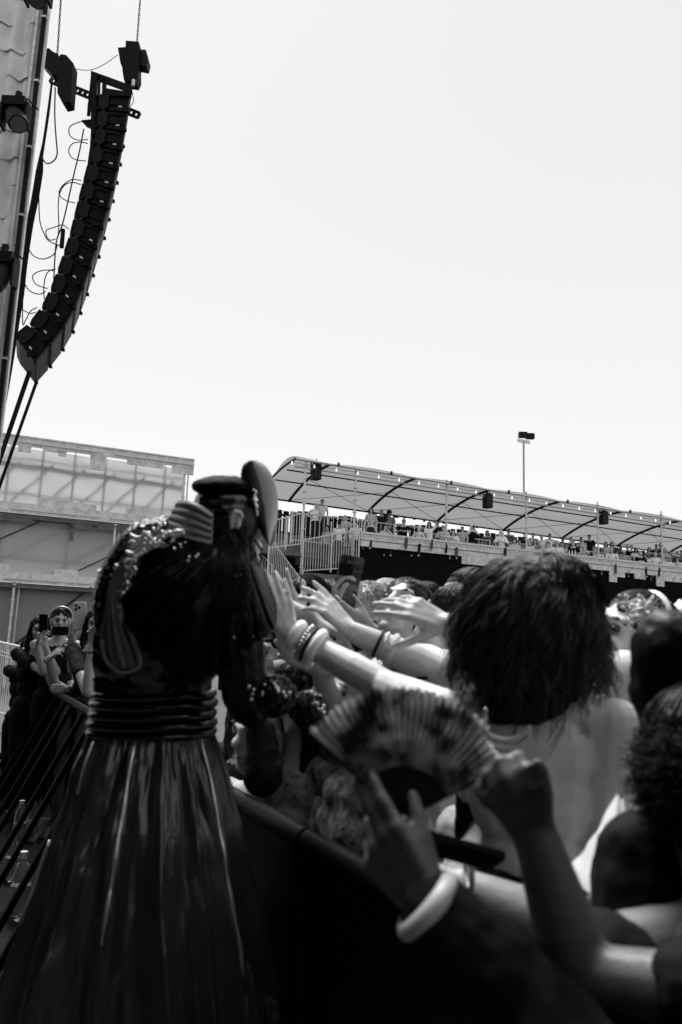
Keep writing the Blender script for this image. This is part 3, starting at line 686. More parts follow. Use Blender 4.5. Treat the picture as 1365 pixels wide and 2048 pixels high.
def hand(mb, w, d, n, thumb, L=.18, curl=(.3, .35, .4, .45), spread=.12, tc=.3, ta=.75, tn=.25):
    """w wrist, d along the hand, n the way the palm faces, thumb +1/-1 picks the thumb's side of the palm"""
    w = Vector(w); d = Vector(d).normalized(); n = Vector(n); n = (n-d*n.dot(d)).normalized(); s = d.cross(n)*thumb; k = L/.18
    mb.ell(w+(d*.048)*k, (.036*k, .05*k, .0135*k), (s, d, n), 12, 8)
    base = [(.031, .088), (.0105, .093), (-.0105, .089), (-.029, .08)]; segs = [(.039, .024, .02), (.043, .027, .021), (.04, .025, .02), (.031, .019, .017)]; rr = [.0097, .0099, .0095, .0084]; nails = []
    for i in range(4):
        la, al = base[i]; kn = w+(s*la+d*al-n*.002)*k; mb.limb([w+(s*la*.55+d*.008)*k, kn], [.0145*k, .0112*k], 10)
        sp = (1.5-i)*spread*(.6 if i in (1, 2) else 1); a = 0; dd = (d*math.cos(sp)+s*math.sin(sp)); p = kn; pts = [p]; rs = [rr[i]*1.12*k]
        for j, sl in enumerate(segs[i]):
            a += curl[i]*(.8, 1.15, .8)[j]; v = dd*math.cos(a)+n*math.sin(a); pm = p+v*sl*k*.5; p = p+v*sl*k; pts += [pm, p]; rs += [rr[i]*(.96, .88, .84)[j]*k, rr[i]*(1.04, .94, .74)[j]*k]
        nv = dd*-math.sin(a)+n*math.cos(a); nails.append((p-v*.003*k-nv*rr[i]*.62*k, v, -nv, rr[i]*k))
        mb.ell(kn-n*.0035*k, (.0105*k, .0125*k, .0095*k), (s, d, n), 10, 7)
        mb.limb(pts, rs, 10)
    b = w+(d*.022+s*.02+n*.006)*k; v0 = (d*math.cos(ta)+s*math.sin(ta)+n*tn).normalized(); p1 = b+v0*.044*k; v1 = (v0*math.cos(tc)+(d*.8+n*.5).normalized()*math.sin(tc)).normalized(); p2 = p1+v1*.033*k
    v2 = (v1*math.cos(tc)+(d*.8+n*.5).normalized()*math.sin(tc)).normalized(); p3 = p2+v2*.024*k
    mb.limb([b, p1, p2, p3], [.0165*k, .0128*k, .0108*k, .0088*k], 10)
    mb.ell(w+(d*.04+s*.022+n*.008)*k, (.016*k, .034*k, .014*k), (s, d, n), 10, 8)
    mb.limb([w-d*.02*k+s*.006*k-n*.002*k, w+d*.02*k], [.0235*k, .02*k], 10); mb.ell(w-d*.012*k-s*.02*k-n*.008*k, .0115*k)
    return nails
def elbow(sh, wr, pole, a=.30, b=.26):
    sh = Vector(sh); wr = Vector(wr); D = wr-sh; L = D.length
    if L >= (a+b)*.999: return sh+D*(a/(a+b))
    x = (a*a-b*b+L*L)/(2*L); hgt = math.sqrt(max(0, a*a-x*x)); d = D/L; pl = Vector(pole); pl = (pl-d*pl.dot(d)).normalized()
    return sh+d*x+pl*hgt
def figure(root, hc, face, skin='light', hair='short', haircol='dark', top='white', sleeve='short', legs='dark', pose='stand', armL=None, armR=None, k=1.0, voxel=.02, female=False,
           body=None, hup=Z, fine=False, glasses=False, hat=None, topvox=None, seated_h=None, lean=0, strap=False, hk=1.0, facing=None):
    """a whole person: hc head centre; face = look direction; body = body facing direction; arms: dict(wr, hd, n, pole, curl...)"""
    h = H(hc, face, hup, k*hk); bX, bY, bZ = ax_from(Vector(((body or face)[0], (body or face)[1], 0)), Z)
    nb = h.p(0, -.025, -.075); base = Vector(hc)-bY*.02*k - bY*lean*.5
    def q(x, y, z): return base+(bX*x+bY*(y+(-lean)*0)+Z*z)*k - bY*lean*max(0, -z-.1)
    sw = .165 if female else .19
    J = dict(neck=q(0, -.01, -.17), chest=q(0, 0, -.31), waist=q(0, 0, -.5), pelvis=q(0, 0, -.66), shR=q(sw, -.01, -.21), shL=q(-sw, -.01, -.21))
    mb = MB(); head_prims(mb, h, fine); mb.limb([nb, J['neck']], [.052*k, .055*k]); mb.limb([J['neck'], J['chest']], [.06*k, .09*k])
    A = (bX, bY, Z)
    mb.ell(q(0, -.005, -.27), (.15*k, .095*k, .11*k), A); mb.ell(q(0, 0, -.36), (.14*k, .1*k, .13*k), A); mb.ell(J['waist'], (.12*k, .09*k, .13*k), A); mb.ell(J['pelvis'], (.155*k, .115*k, .12*k), A)
    if female:
        for sx in (-1, 1): mb.ell(q(sx*.065, .06, -.36), (.05*k, .045*k, .05*k), A)
    mb.limb([J['shL'], J['neck']-Z*.01, J['shR']], [.05*k, .05*k, .05*k])
    lg = MB(); LG = {}
    for sx in (-1, 1):
        hp = q(sx*.09, 0, -.72)
        if pose == 'sit': kn = hp+(bY*.42+bX*sx*.05-Z*.02)*k; an = kn+(bY*.05-Z*.4)*k
        else: kn = hp+(bY*.02-Z*.4)*k; an = kn-Z*.4*k
        mb.limb([hp, kn, an], [.08*k, .052*k, .036*k]); mb.limb([an-Z*.03*k, an+(bY*.15-Z*.05)*k], [.035*k, .028*k]); LG[sx] = (hp, kn, an)
        lg.limb([hp, kn, an+Z*.03], [.095*k, .068*k, .055*k])
    tp = MB()
    infl = .014*k
    arms = {}
    for nm, sx, A_ in (('shR', 1, armR), ('shL', -1, armL)):
        sh = J[nm]
        if A_ is None: A_ = dict(wr=q(sx*.24, .1, -.66), pole=-bY+bX*sx*.3)
        wr = Vector(A_['wr']); el = A_.get('el')
        if el is None: el = elbow(sh, wr, A_.get('pole', -Z), .29*k, .25*k)
        el = Vector(el); d = Vector(A_.get('hd', wr-el)).normalized(); n = A_.get('n', -bX*sx)
        rs = A_.get('r', (.05, .038, .026)); rs = [r_*k for r_ in rs]
        mid = el.lerp(wr, .3); mb.limb([sh, el, mid, wr], [rs[0], rs[1], rs[1]*1.02, rs[2]])
        nl = hand(mb, wr, d, n, A_.get('thumb', 1), L=.18*k*A_.get('hs', 1), curl=A_.get('curl', (.4, .45, .5, .55)), spread=A_.get('spread', .1), tc=A_.get('tc', .3), ta=A_.get('ta', .7), tn=A_.get('tn', .3))
        arms[nm] = (sh, el, wr)
        if A_.get('nails'):
            for (pc, vv, nn, r_) in nl: xx = vv.cross(nn); MB().ell(pc+nn*r_*.25, (r_*.62, r_*.85, r_*.16), (xx, vv, nn), 10, 6).build('fingernail', M_nail, root, True)
        if sleeve == 'short': tp.limb([sh, sh.lerp(el, .55)], [rs[0]+infl, rs[0]+infl*.9])
        elif sleeve == 'long': tp.limb([sh, el, wr.lerp(el, .08)], [rs[0]+infl, rs[1]+infl*1.2, rs[2]+infl])
    b = mb.skin('body', SKIN[skin], root, voxel, 2 if voxel > .01 else 3)
    if top:
        tp.ell(q(0, -.005, -.28), (.155*k+infl, .1*k+infl, .1*k), A); tp.ell(q(0, 0, -.37), (.145*k+infl, .105*k+infl, .14*k), A); tp.ell(J['waist'], (.13*k+infl, .1*k+infl, .15*k), A); tp.ell(J['pelvis']+Z*.02, (.16*k+infl, .12*k+infl, .1*k), A)
        if female:
            for sx in (-1, 1): tp.ell(q(sx*.062, .06, -.36), (.052*k+infl, .045*k+infl, .055*k+infl), A)
        if sleeve: tp.limb([J['shL'], J['neck'].lerp(J['shL'], .35)-Z*.02], [.05*k+infl, .045*k]); tp.limb([J['shR'], J['neck'].lerp(J['shR'], .35)-Z*.02], [.05*k+infl, .045*k])
        else:
            for sx in (-1, 1): tp.limb([q(sx*.09, .05, -.27), q(sx*.085, -.01, -.165), q(sx*.09, -.07, -.26)], [.02*k, .02*k, .02*k])
        tp.skin('shirt', CLOTH[top], root, topvox or voxel*.9, 3, extra=(.07, .02*k) if voxel < .015 else None)
    lg.ell(J['pelvis']-Z*.02, (.165*k, .13*k, .12*k), A); lg.skin('trousers', CLOTH[legs], root, max(voxel, .016), 3)
    if hair != 'bald':
        hm = MB(); hair_prims(hm, h, hair); ho = hm.skin('hair', HAIR[haircol], root, max(.008, voxel*.7), 2, extra=(.03, .014))
        if fine:
            st_ = MB(); strands(st_, h, hair, seed=int(abs(hc[0])*1000)); me2 = bpy.data.meshes.new('s'); off = wl(root); me2.from_pydata([tuple(q_-off) for q_ in st_.v], [], st_.f)
            import bmesh
            bm_ = bmesh.new(); bm_.from_mesh(ho.data); bm_.from_mesh(me2); bm_.to_mesh(ho.data); bm_.free(); bpy.data.meshes.remove(me2)
            for p_ in ho.data.polygons: p_.use_smooth = True
    if hat == 'cap':
        hm = MB(); h.e(hm, (0, -.01, .06), (.088, .102, .07)); h.e(hm, (0, .1, .055), (.06, .06, .01)); hm.skin('cap', CLOTH['pale'], root, max(.007, voxel*.6), 1)
    return h, J, arms

# ================================================================ SPECTATORS ON THE STAND
def onplane(px, py, o):
    r = ray(px, py); t = ((fA+fn*o-CAM).dot(fn))/r.dot(fn); return CAM+r*t
GRP = 'spectators on the grandstand'
# px, py, o, pose, skin, hair, haircol, top, sleeve, female, arms, label
SPEC = [
 (632, 1011, -1.8, 'stand', 'light', 'bun', 'blond', 'white', None, 1, 'hip', 'woman in white tank top, hand on her hip, standing on the second tier'),
 (645, 1004, -1.9, 'stand', 'tan', 'short', 'dark', 'white', 'short', 0, '', 'tall dark-haired man in white tee beside the woman with hand on hip'),
 (655, 1057, -.5, 'stand', 'tan', 'up', 'dark', 'pattern', 'short', 1, '', 'woman in a patterned top behind the large slanting railing'),
 (679, 1049, -.5, 'stand', 'tan', 'short', 'black', 'white', 'short', 0, 'down', 'man in a white shirt looking down behind the slanting railing'),
 (713, 1048, -.5, 'stand', 'light', 'short', 'dark', 'white', 'short', 0, '', 'man in white tee at the right end of the slanting railing'),
 (691, 1036, -2.2, 'sit', 'fair', 'bob', 'blond', 'pale', 'short', 1, '', 'pale curly-haired person seated low behind the long second tier railing'),
 (743, 1021, -1.8, 'stand', 'light', 'long', 'brown', 'pale', 'long', 1, '', 'woman in pale long sleeves standing behind the one in a dark tank top'),
 (742, 1044, -.35, 'sit', 'light', 'bun', 'blond', 'dark', None, 1, '', 'blond woman in dark tank top sitting at the left end of the parapet'),
 (763, 1024, -1.9, 'stand', 'tan', 'short', 'grey', 'dark', 'short', 0, '', 'grey-haired man in dark shirt left of the person with big curly hair'),
 (779, 1027, -1.8, 'stand', 'brown', 'afro', 'black', 'grey', 'short', 0, '', 'person with big round curly hair in grey shirt on the second tier'),
 (771, 1056, -.5, 'sit', 'fair', 'long', 'dark', 'white', 'short', 1, 'up', 'small person in white with hands at the face, below the one with big curly hair'),
 (808, 1044, -.3, 'sit', 'tan', 'short', 'dark', 'black', 'short', 0, 'rail', 'man with glasses in dark shirt leaning his arm on the parapet'),
 (838, 1057, -.3, 'sit', 'fair', 'bun', 'blond', 'pale', None, 1, '', 'fair woman with hair tied back sitting next to the waving woman'),
 (859, 1049, -.3, 'sit', 'tan', 'long', 'black', 'white', 'short', 1, 'head', 'woman in white blouse raising one hand over her head'),
 (887, 1056, -.35, 'sit', 'light', 'short', 'grey', 'pale', 'long', 0, '', 'older man in a light open shirt at the third scaffold post'),
 (907, 1065, -.3, 'sit', 'fair', 'long', 'brown', 'white', 'short', 1, 'up2', 'girl in white tee clasping her hands just right of the third post'),
 (945, 1054, -.3, 'stand', 'fair', 'long', 'white', 'black', None, 1, 'phone', 'blond woman in dark vest filming with a phone at the parapet'),
 (1003, 1066, -.3, 'sit', 'fair', 'longwide', 'white', 'white', 'long', 1, 'rail', 'woman with long white-blond hair in a white dress leaning on the parapet'),
 (1018, 1063, -1.7, 'sit', 'tan', 'short', 'black', 'mid', 'short', 0, '', 'dark-haired man behind the woman with white-blond hair'),
 (1029, 1082, -.4, 'sit', 'light', 'bob', 'brown', 'pale', 'short', 1, '', 'woman with brown bob just right of the white-blond woman'),
 (1039, 1084, -.35, 'sit', 'tan', 'short', 'dark', 'grey', 'short', 0, '', 'man with dark hair between the woman with a bob and the fourth post'),
 (1066, 1071, -1.8, 'sit', 'light', 'short', 'brown', 'pale', 'short', 0, '', 'light-shirted man on the second tier just right of the fourth post'),
 (1071, 1083, -.4, 'sit', 'light', 'longwide', 'brown', 'grey', 'short', 1, '', 'woman with long wavy brown hair behind the top of the curly head'),
 (1096, 1089, -.35, 'sit', 'light', 'short', 'dark', 'white', 'short', 0, '', 'bearded man in white tee left of the man in a cap'),
 (1115, 1088, -.3, 'sit', 'light', 'short', 'brown', 'white', 'long', 0, 'cap', 'man in pale cap, dark glasses and white shirt at the parapet'),
 (1100, 1072, -1.9, 'sit', 'tan', 'short', 'black', 'white', 'short', 0, '', 'dark-haired man in white on the second tier above the bearded man'),
 (1126, 1079, -1.7, 'sit', 'brown', 'short', 'black', 'pattern', 'short', 0, '', 'dark bearded man on the second tier just right of the man in a cap'),
 (1142, 1079, -1.8, 'sit', 'light', 'short', 'brown', 'mid', 'short', 0, '', 'brown-haired person on the second tier behind the man in a dark polo'),
 (1147, 1087, -.3, 'sit', 'light', 'short', 'grey', 'black', 'short', 0, '', 'man in dark polo shirt with bottles standing before him on the parapet'),
 (1163, 1079, -1.8, 'sit', 'tan', 'short', 'black', 'pale', 'short', 0, '', 'dark-haired person in pale shirt left of the standing man in black'),
 (1168, 1096, -.35, 'sit', 'fair', 'long', 'blond', 'pale', 'long', 1, 'up', 'blond woman with hands at her mouth at the parapet'),
 (1179, 1074, -1.8, 'stand', 'tan', 'short', 'black', 'black', 'short', 0, '', 'man in black standing out above his neighbours on the second tier'),
 (1197, 1102, -.4, 'sit', 'light', 'up', 'dark', 'pale', 'short', 1, '', 'woman with hair up, in a pale top, left of the bald man in white'),
 (1212, 1088, -1.8, 'sit', 'light', 'long', 'dark', 'pale', 'short', 1, '', 'woman with long dark hair on the second tier right of the fifth post'),
 (1224, 1088, -1.9, 'sit', 'light', 'long', 'brown', 'mid', 'short', 1, '', 'woman on the second tier directly above the large bald man in white'),
 (1224, 1101, -.3, 'sit', 'light', 'bald', 'grey', 'white', 'short', 0, '', 'large bald man in white tee, the left of two such men'),
 (1241, 1095, -1.7, 'sit', 'brown', 'short', 'black', 'mid', 'short', 0, '', 'dark-haired man on the second tier above the man in a cap with drink'),
 (1248, 1106, -.4, 'sit', 'tan', 'short', 'black', 'pattern', 'short', 0, 'cap2', 'person in cap and patterned shirt between the two bald men'),
 (1263, 1095, -1.8, 'sit', 'light', 'short', 'brown', 'black', 'short', 0, '', 'man in dark shirt on the second tier left of the blond woman in glasses'),
 (1281, 1107, -.35, 'sit', 'light', 'bob', 'blond', 'black', 'long', 1, '', 'blond woman with glasses and dark jacket over white'),
 (1299, 1099, -1.8, 'sit', 'light', 'long', 'dark', 'grey', None, 1, '', 'dark-haired woman on the second tier left of the two standing men'),
 (1313, 1093, -2.3, 'stand', 'tan', 'short', 'black', 'black', 'short', 0, '', 'man in black standing at the rear, left of his companion at the sixth post'),
 (1321, 1091, -2.2, 'stand', 'tan', 'short', 'dark', 'pale', 'short', 0, '', 'man in pale tee standing at the rear close to the sixth post'),
 (1311, 1109, -.3, 'sit', 'light', 'bald', 'grey', 'white', 'short', 0, '', 'bald man in white tee nearest the right picture edge'),
 (1312, 1101, -1.2, 'sit', 'tan', 'short', 'brown', 'mid', 'short', 0, '', 'brown-haired person directly behind the bald man at the right'),
 (1355, 1119, -.35, 'sit', 'light', 'bob', 'dark', 'pale', 'short', 1, 'up2', 'woman with dark bob at the parapet by the right picture edge'),
 (1342, 1108, -1.8, 'sit', 'tan', 'short', 'grey', 'mid', 'short', 0, '', 'grey-haired man on the second tier right of the sixth post'),
 (1355, 1106, -1.9, 'sit', 'light', 'short', 'brown', 'grey', 'short', 0, 'cap2', 'person in a pale cap on the second tier at the right edge'),
 (1364, 1105, -1.9, 'sit', 'tan', 'short', 'black', 'dark', 'short', 0, '', 'dark-haired person cut by the right picture edge'),
 (1187, 1090, -1.9, 'sit', 'light', 'short', 'brown', 'white', 'short', 0, '', 'fair-haired person in white just right of the man standing in black'),
 (1156, 1090, -1.2, 'sit', 'light', 'long', 'brown', 'pale', 'short', 1, '', 'long-haired person between the man in dark polo and the drinking woman'),
 (1133, 1091, -1.1, 'sit', 'tan', 'short', 'black', 'pale', 'short', 0, '', 'person in pale top squeezed between white shirt and dark polo'),
 (1084, 1074, -1.9, 'sit', 'light', 'short', 'grey', 'white', 'short', 0, '', 'grey-haired person in white on the second tier left of the bearded man'),
 (1058, 1086, -.5, 'sit', 'light', 'short', 'blond', 'white', 'short', 0, '', 'fair-haired person in white directly at the fourth scaffold post'),
 (1272, 1100, -1.3, 'sit', 'tan', 'long', 'dark', 'white', 'short', 1, '', 'long-haired person in white behind the blond woman in glasses'),
 (1255, 1094, -2.3, 'sit', 'light', 'short', 'grey', 'grey', 'short', 0, '', 'grey-haired person at the very back between the two bald men'),
 (1335, 1118, -.4, 'sit', 'light', 'short', 'brown', 'white', 'short', 0, 'rail', 'person in white at the parapet just right of the sixth post'),
 (1290, 1112, -.5, 'sit', 'tan', 'short', 'black', 'white', 'short', 0, '', 'dark-haired person in white beside the right bald man'),
 (1330, 1101, -1.6, 'sit', 'light', 'long', 'blond', 'pale', 'short', 1, '', 'blond person on the second tier right of the sixth post'),
 (1205, 1104, -.9, 'sit', 'tan', 'short', 'dark', 'mid', 'short', 0, '', 'person in mid-grey top near the fifth scaffold post'),
 (876, 1046, -1.9, 'stand', 'tan', 'short', 'black', 'dark', 'short', 0, '', 'dark-clothed person standing behind the waving woman'),
 (925, 1058, -1.8, 'sit', 'light', 'short', 'brown', 'pale', 'short', 0, '', 'light-clothed person seated behind, left of the woman filming'),
 (975, 1066, -1.8, 'sit', 'tan', 'short', 'black', 'mid', 'short', 0, '', 'seated person in grey between the filming woman and the white-blond one'),
]
def spectators():
    R2 = random.Random(3)
    for (px, py, o, pose, skin, hr, hcol, top, slv, fem, arm, label) in SPEC:
        c = onplane(px, py, o); tocam = Vector((-c.x, -c.y, -3)).normalized(); yaw = R2.uniform(-.3, .25)
        f = Matrix.Rotation(yaw, 3, 'Z') @ tocam
        if arm == 'down': f = (f+Vector((0, 0, -.8))).normalized()
        if pose == 'stand': foot = c-Z*1.56
        else: foot = c-Z*1.15
        root = thing('person', label+'', 'person', foot, GRP)
        bX, bY, bZ = ax_from(Vector((f.x, f.y, 0)))
        q = lambda x, y, z: c+bX*x+bY*y+Z*z
        aL = aR = None
        if arm == 'hip': aR = dict(wr=q(.17, .06, -.52), pole=bX); 
        if arm == 'up': aL = dict(wr=q(-.05, .16, -.1), pole=-Z-bX, hd=Z); aR = dict(wr=q(.06, .16, -.12), pole=-Z+bX, hd=Z)
        if arm == 'up2': aL = dict(wr=q(-.05, .2, -.3), pole=-Z-bX, hd=bX+Z); aR = dict(wr=q(.07, .2, -.3), pole=-Z+bX, hd=-bX+Z)
        if arm == 'phone': aL = dict(wr=q(-.06, .22, -.12), pole=-Z-bX*.7, hd=Z); aR = dict(wr=q(.06, .22, -.12), pole=-Z+bX*.7, hd=Z)
        if arm == 'head': aL = dict(wr=q(.0, .0, .16) if False else q(-.12, .02, .13), pole=Z*.2-bX, hd=bX); 
        if arm == 'head': aR = dict(wr=q(.16, .3, -.5), pole=-Z)
        if arm == 'rail' or (arm in ('', 'cap', 'cap2') and o > -.5 and pose == 'sit' and R2.random() < .6):
            aL = dict(wr=q(-.1, .3, -.42), pole=-Z-bX, hd=bX+bY*.4); aR = dict(wr=q(.14, .3, -.42), pole=-Z+bX, hd=-bX*.3+bY)
        figure(root, c, f, skin, hr, hcol, top, slv, 'dark' if R2.random() < .6 else 'mid', pose, aL, aR, k=R2.uniform(.95, 1.03), voxel=.019, female=bool(fem), body=f, hat='cap' if arm in ('cap', 'cap2') else None)
        h = H(c, f); mb = MB()
        for sx in (-1, 1): h.e(mb, (sx*.031, .082, .014), (.017, .01, .011), 8, 5)
        mb.build('eyes', M_glass if arm == 'cap' else M_eye, root)
        if arm == 'phone':
            ph = MB().box(q(0, .25, -.03), (.075, .01, .15), (bX, bY, Z)).build('phone', M_black); tag(ph, 'dark phone held up by the blond woman in a dark vest', 'phone')
spectators()
# bottles on the parapet
for i, s in enumerate((1139, 1145, 1151)):
    c = onplane(s, 1110, .05); b_ = MB().tube([c, c+Z*.14, c+Z*.19, c+Z*.2, c+Z*.24], [.033, .033, .014, .013, .013], 8).build('bottle', mat('pale_bottle', .6, .2), None, True)
    tag(b_, ['pale bottle on the parapet, left one before the man in dark polo', 'pale bottle on the parapet, middle one before the man in dark polo', 'pale bottle on the parapet, right one before the man in dark polo'][i], 'bottle', 'bottles on the parapet')
# ================================================================ UNSEEN STAGE, added to block the sky, to the left of and behind the camera, parallel to the barrier
bd = Vector((-.4127, .9109, 0)).normalized(); bn = Vector((-.9109, -.4127, 0))     # along the barrier (away), across to the pit
B0 = Vector((.0426, 1.682, 0))
def B(t, o, h): return B0+bd*t+bn*o+Z*h
stg = thing('unseen_stage', 'unseen black stage mass with backdrop and roof, added to block the sky', 'stage', B(-2, 3.5, 0))
MB().prism([B(-14, 3.3, 0), B(8.5, 3.3, 0), B(8.5, 14, 0), B(-14, 14, 0)], Z*1.7).build('platform', M_black, stg)
MB().prism([B(-14, 4.2, 1.7), B(6.5, 4.2, 1.7), B(6.5, 4.4, 1.7), B(-14, 4.4, 1.7)], Z*9.3).build('unseen_backdrop', MATS['black_drape'], stg)
MB().prism([B(-14, 2.6, 9.8), B(4.0, 2.6, 9.8), B(4.0, 14, 9.8), B(-14, 14, 9.8)], Z*.6).build('unseen_roof', M_black, stg)
dl = thing('unseen_dark_wall', 'unseen black wall added behind the camera to darken reflections', 'wall', B(-9, 0, 0))  # unseen wall, added so glossy cloth mirrors something dark
MB().prism([B(-9, 4.0, 0), B(-9, -7, 0), B(-9.3, -7, 0), B(-9.3, 4, 0)], Z*5.5).build('drape', MATS['black_drape'], dl)  # slab of the added unseen wall, no real drape

# ================================================================ CROWD BARRIER
M_bar = mat('barrier_paint', .004, .45, noise_=(15, .4), spec=.07); M_panel = mat('barrier_mesh', .004, .6, spec=.1, bump=(300, .5, .003))
SECT = 1.06; bars = []
def barrier(t, label, struts=True):
    r = thing('crowd_barrier', label, 'barrier', B(t+SECT/2, 0, 0), 'barrier sections along the pit')
    a, b = t+.008, t+SECT-.008
    MB().tube([B(a, 0, 1.04), B(b, 0, 1.04)], .026, 10).build('top_rail', M_bar, r, True)
    MB().prism([B(a, -.015, .1), B(b, -.015, .1), B(b, .0, .1), B(a, .0, .1)], Z*.91).build('panel', M_panel, r)
    MB().prism([B(a, -1.0, .0), B(b, -1.0, .0), B(b, .55, .0), B(a, .55, .0)], Z*.02).build('base_plate', M_bar, r)
    for q in (.07, .5) if struts else (): MB().beam(B(t+q, .02, 1.02), B(t+q, .5, .03), .03, .04, bd).build('strut', mat('strut_paint', .003, .6, spec=.06), r)
    for q in (.03, SECT-.03): MB().tube([B(t+q, .005, .02), B(t+q, .005, 1.04)], .022, 8).build('upright', M_bar, r, True)
    return r
ords = ['nearest', 'second nearest', 'third nearest', 'fourth nearest', 'fifth nearest', 'sixth nearest', 'seventh nearest', 'eighth nearest', 'ninth nearest', 'tenth nearest']
for i in range(9): barrier(-1.9+SECT*i, f'black steel crowd barrier section, {ords[i]} in the row', i > 3)
M_pet = mat('bottle_plastic', .75, .08, trans=.9); M_water = mat('bottle_water', .9, .02, trans=1.0); M_cap = mat('bottle_cap', .6, .4); M_lbl = mat('bottle_label', .3, .5)
def bottle(px, py, z, label, k=1.0):
    c = G(px, py, z); r = thing('water_bottle', label, 'bottle', c, 'water bottles on the barrier foot')
    MB().tube([c+Z*q*k for q in (0, .01, .06, .09, .15, .19, .215, .225)], [x*k for x in (.02, .034, .036, .033, .036, .026, .013, .013)], 16).build('bottle_body', M_pet, r, True)
    MB().tube([c+Z*.22*k, c+Z*.245*k], .015*k, 12).build('cap', M_cap, r, True); MB().tube([c+Z*.06*k, c+Z*.12*k], .0367*k, 16).build('label', M_lbl, r, True)
bottle(36, 1690, .02, 'clear water bottle behind a strut, left one of the three standing farther back', 1.25); bottle(62, 1682, .02, 'clear water bottle, middle one of the three standing farther back', 1.2); bottle(86, 1676, .02, 'clear water bottle, right one of the three, partly behind the skirt', 1.15)
bottle(36, 1835, .02, 'half full clear water bottle nearest to the camera at the left edge', 1.35)
bottle(20, 1760, .02, 'clear water bottle at the left edge just behind the half full one', 1.1)
for pts, lb in (([(560, 1690), (567, 1702)], 'small white sticker scrap on the barrier panel below the top rail'),):
    pass

# ================================================================ THE PERFORMER
M_latex = mat('latex_charcoal', .03, .36, coat=.75, spec=.35, noise_=(5, .3), bump=(7, .12, .02))
M_latexb = mat('latex_black', .004, .2, coat=.6, spec=.35, bump=(30, .5, .01))
M_ribc = mat('ribbed_collar_cloth', .17, .5, spec=.4, noise_=(20, .2))
def sequin(name, v, sc_=140):
    m = mat(name, v, .22, metal=.85); t = m.node_tree; b = t.nodes['Principled BSDF']
    tc = t.nodes.new('ShaderNodeTexCoord'); vo = t.nodes.new('ShaderNodeTexVoronoi'); vo.inputs['Scale'].default_value = sc_
    bp = t.nodes.new('ShaderNodeBump'); bp.inputs['Strength'].default_value = 1; bp.inputs['Distance'].default_value = .012
    n = t.nodes.new('ShaderNodeTexNoise'); n.inputs['Scale'].default_value = 22; ad = t.nodes.new('ShaderNodeMath'); ad.operation = 'MULTIPLY_ADD'; ad.inputs[1].default_value = .35
    t.links.new(tc.outputs['Object'], vo.inputs['Vector']); t.links.new(tc.outputs['Object'], n.inputs['Vector']); t.links.new(vo.outputs['Distance'], ad.inputs[0]); t.links.new(n.outputs['Fac'], ad.inputs[2]); t.links.new(ad.outputs[0], bp.inputs['Height']); t.links.new(bp.outputs[0], b.inputs['Normal']); return m
M_seq = sequin('sequin_silver', .75, 70); M_seqb = sequin('sequin_black', .05, 110)
PD = 1.95
perf = thing('person', 'performer in glossy dark skirt, ridged corset and black cap, back to the camera', 'person', G(330, 2300, 0))
def PP(px, py, d=PD): return P(px, py, d)
f_ = (cR*.85+cF*.55).normalized()
hperf = H(PP(458, 1056, 1.96), f_, (Z+cR*.05), .93)
mb = MB(); head_prims(mb, hperf)
# neck, torso, legs, both arms: one body
mb.limb([hperf.p(0, -.02, -.07), PP(440, 1150)], [.055, .065]); mb.limb([PP(300, 1170, 1.93), PP(420, 1150), PP(500, 1190, 2.02)], [.06, .08, .06])
mb.limb([PP(385, 1230), PP(330, 1330), PP(308, 1420)], [.12, .1, .095]); mb.ell(PP(305, 1520), (.15, .12, .14))
hipL = PP(270, 1560); hipR = PP(340, 1560)
for a_, fx in ((hipL, -.12), (hipR, .1)):
    foot = Vector((a_.x+fx*.5, a_.y+.03, .1)); kn = a_.lerp(foot, .5)+Vector((0, .03, 0)); mb.limb([a_, kn, foot], [.09, .06, .045]); mb.limb([foot-Z*.05, foot+Vector((0, .16, -.06))], [.045, .035])
elR = PP(508, 1392, 1.9); wrR = PP(575, 1402, 1.95)
mb.limb([PP(490, 1210, 1.98), elR, wrR], [.045, .03, .026]); hand(mb, wrR, cR*.9-cU*.2+cF*.3, -cU+cF*.3, 1, .13, (.8, .9, 1, 1.1), tc=.4)
# reaching far arm with the pale hand
sh2 = PP(500, 1190, 2.08); el2 = PP(555, 1212, 2.22); wr2 = PP(625, 1238, 2.2)
mb.limb([sh2, el2, el2.lerp(wr2, .4), wr2], [.045, .032, .03, .023]); hand(mb, wr2, cR*.85-cU*.5, -cU*.8-cR*.3, -1, .165, (.25, .5, .7, .8), .1, tc=.2)
# left arm down inside the big sleeve
mb.limb([PP(290, 1170, 1.93), PP(235, 1270, 1.98), PP(285, 1350, 2.1)], [.05, .038, .026]); hand(mb, PP(285, 1350, 2.1), cR-cU*.3, -cF, 1, .17, (.6, .6, .7, .7))
body = mb.skin('body', SKIN['light'], perf, .006, 3)
face_parts(hperf, perf)
# black latex bodice
mb = MB(); mb.limb([PP(300, 1180, 1.93), PP(420, 1155), PP(500, 1195, 2.02)], [.075, .1, .075]); mb.limb([PP(385, 1230), PP(340, 1310), PP(315, 1365)], [.15, .125, .105])
mb.skin('bodice', M_latexb, perf, .008, 4, extra=(.05, .015))
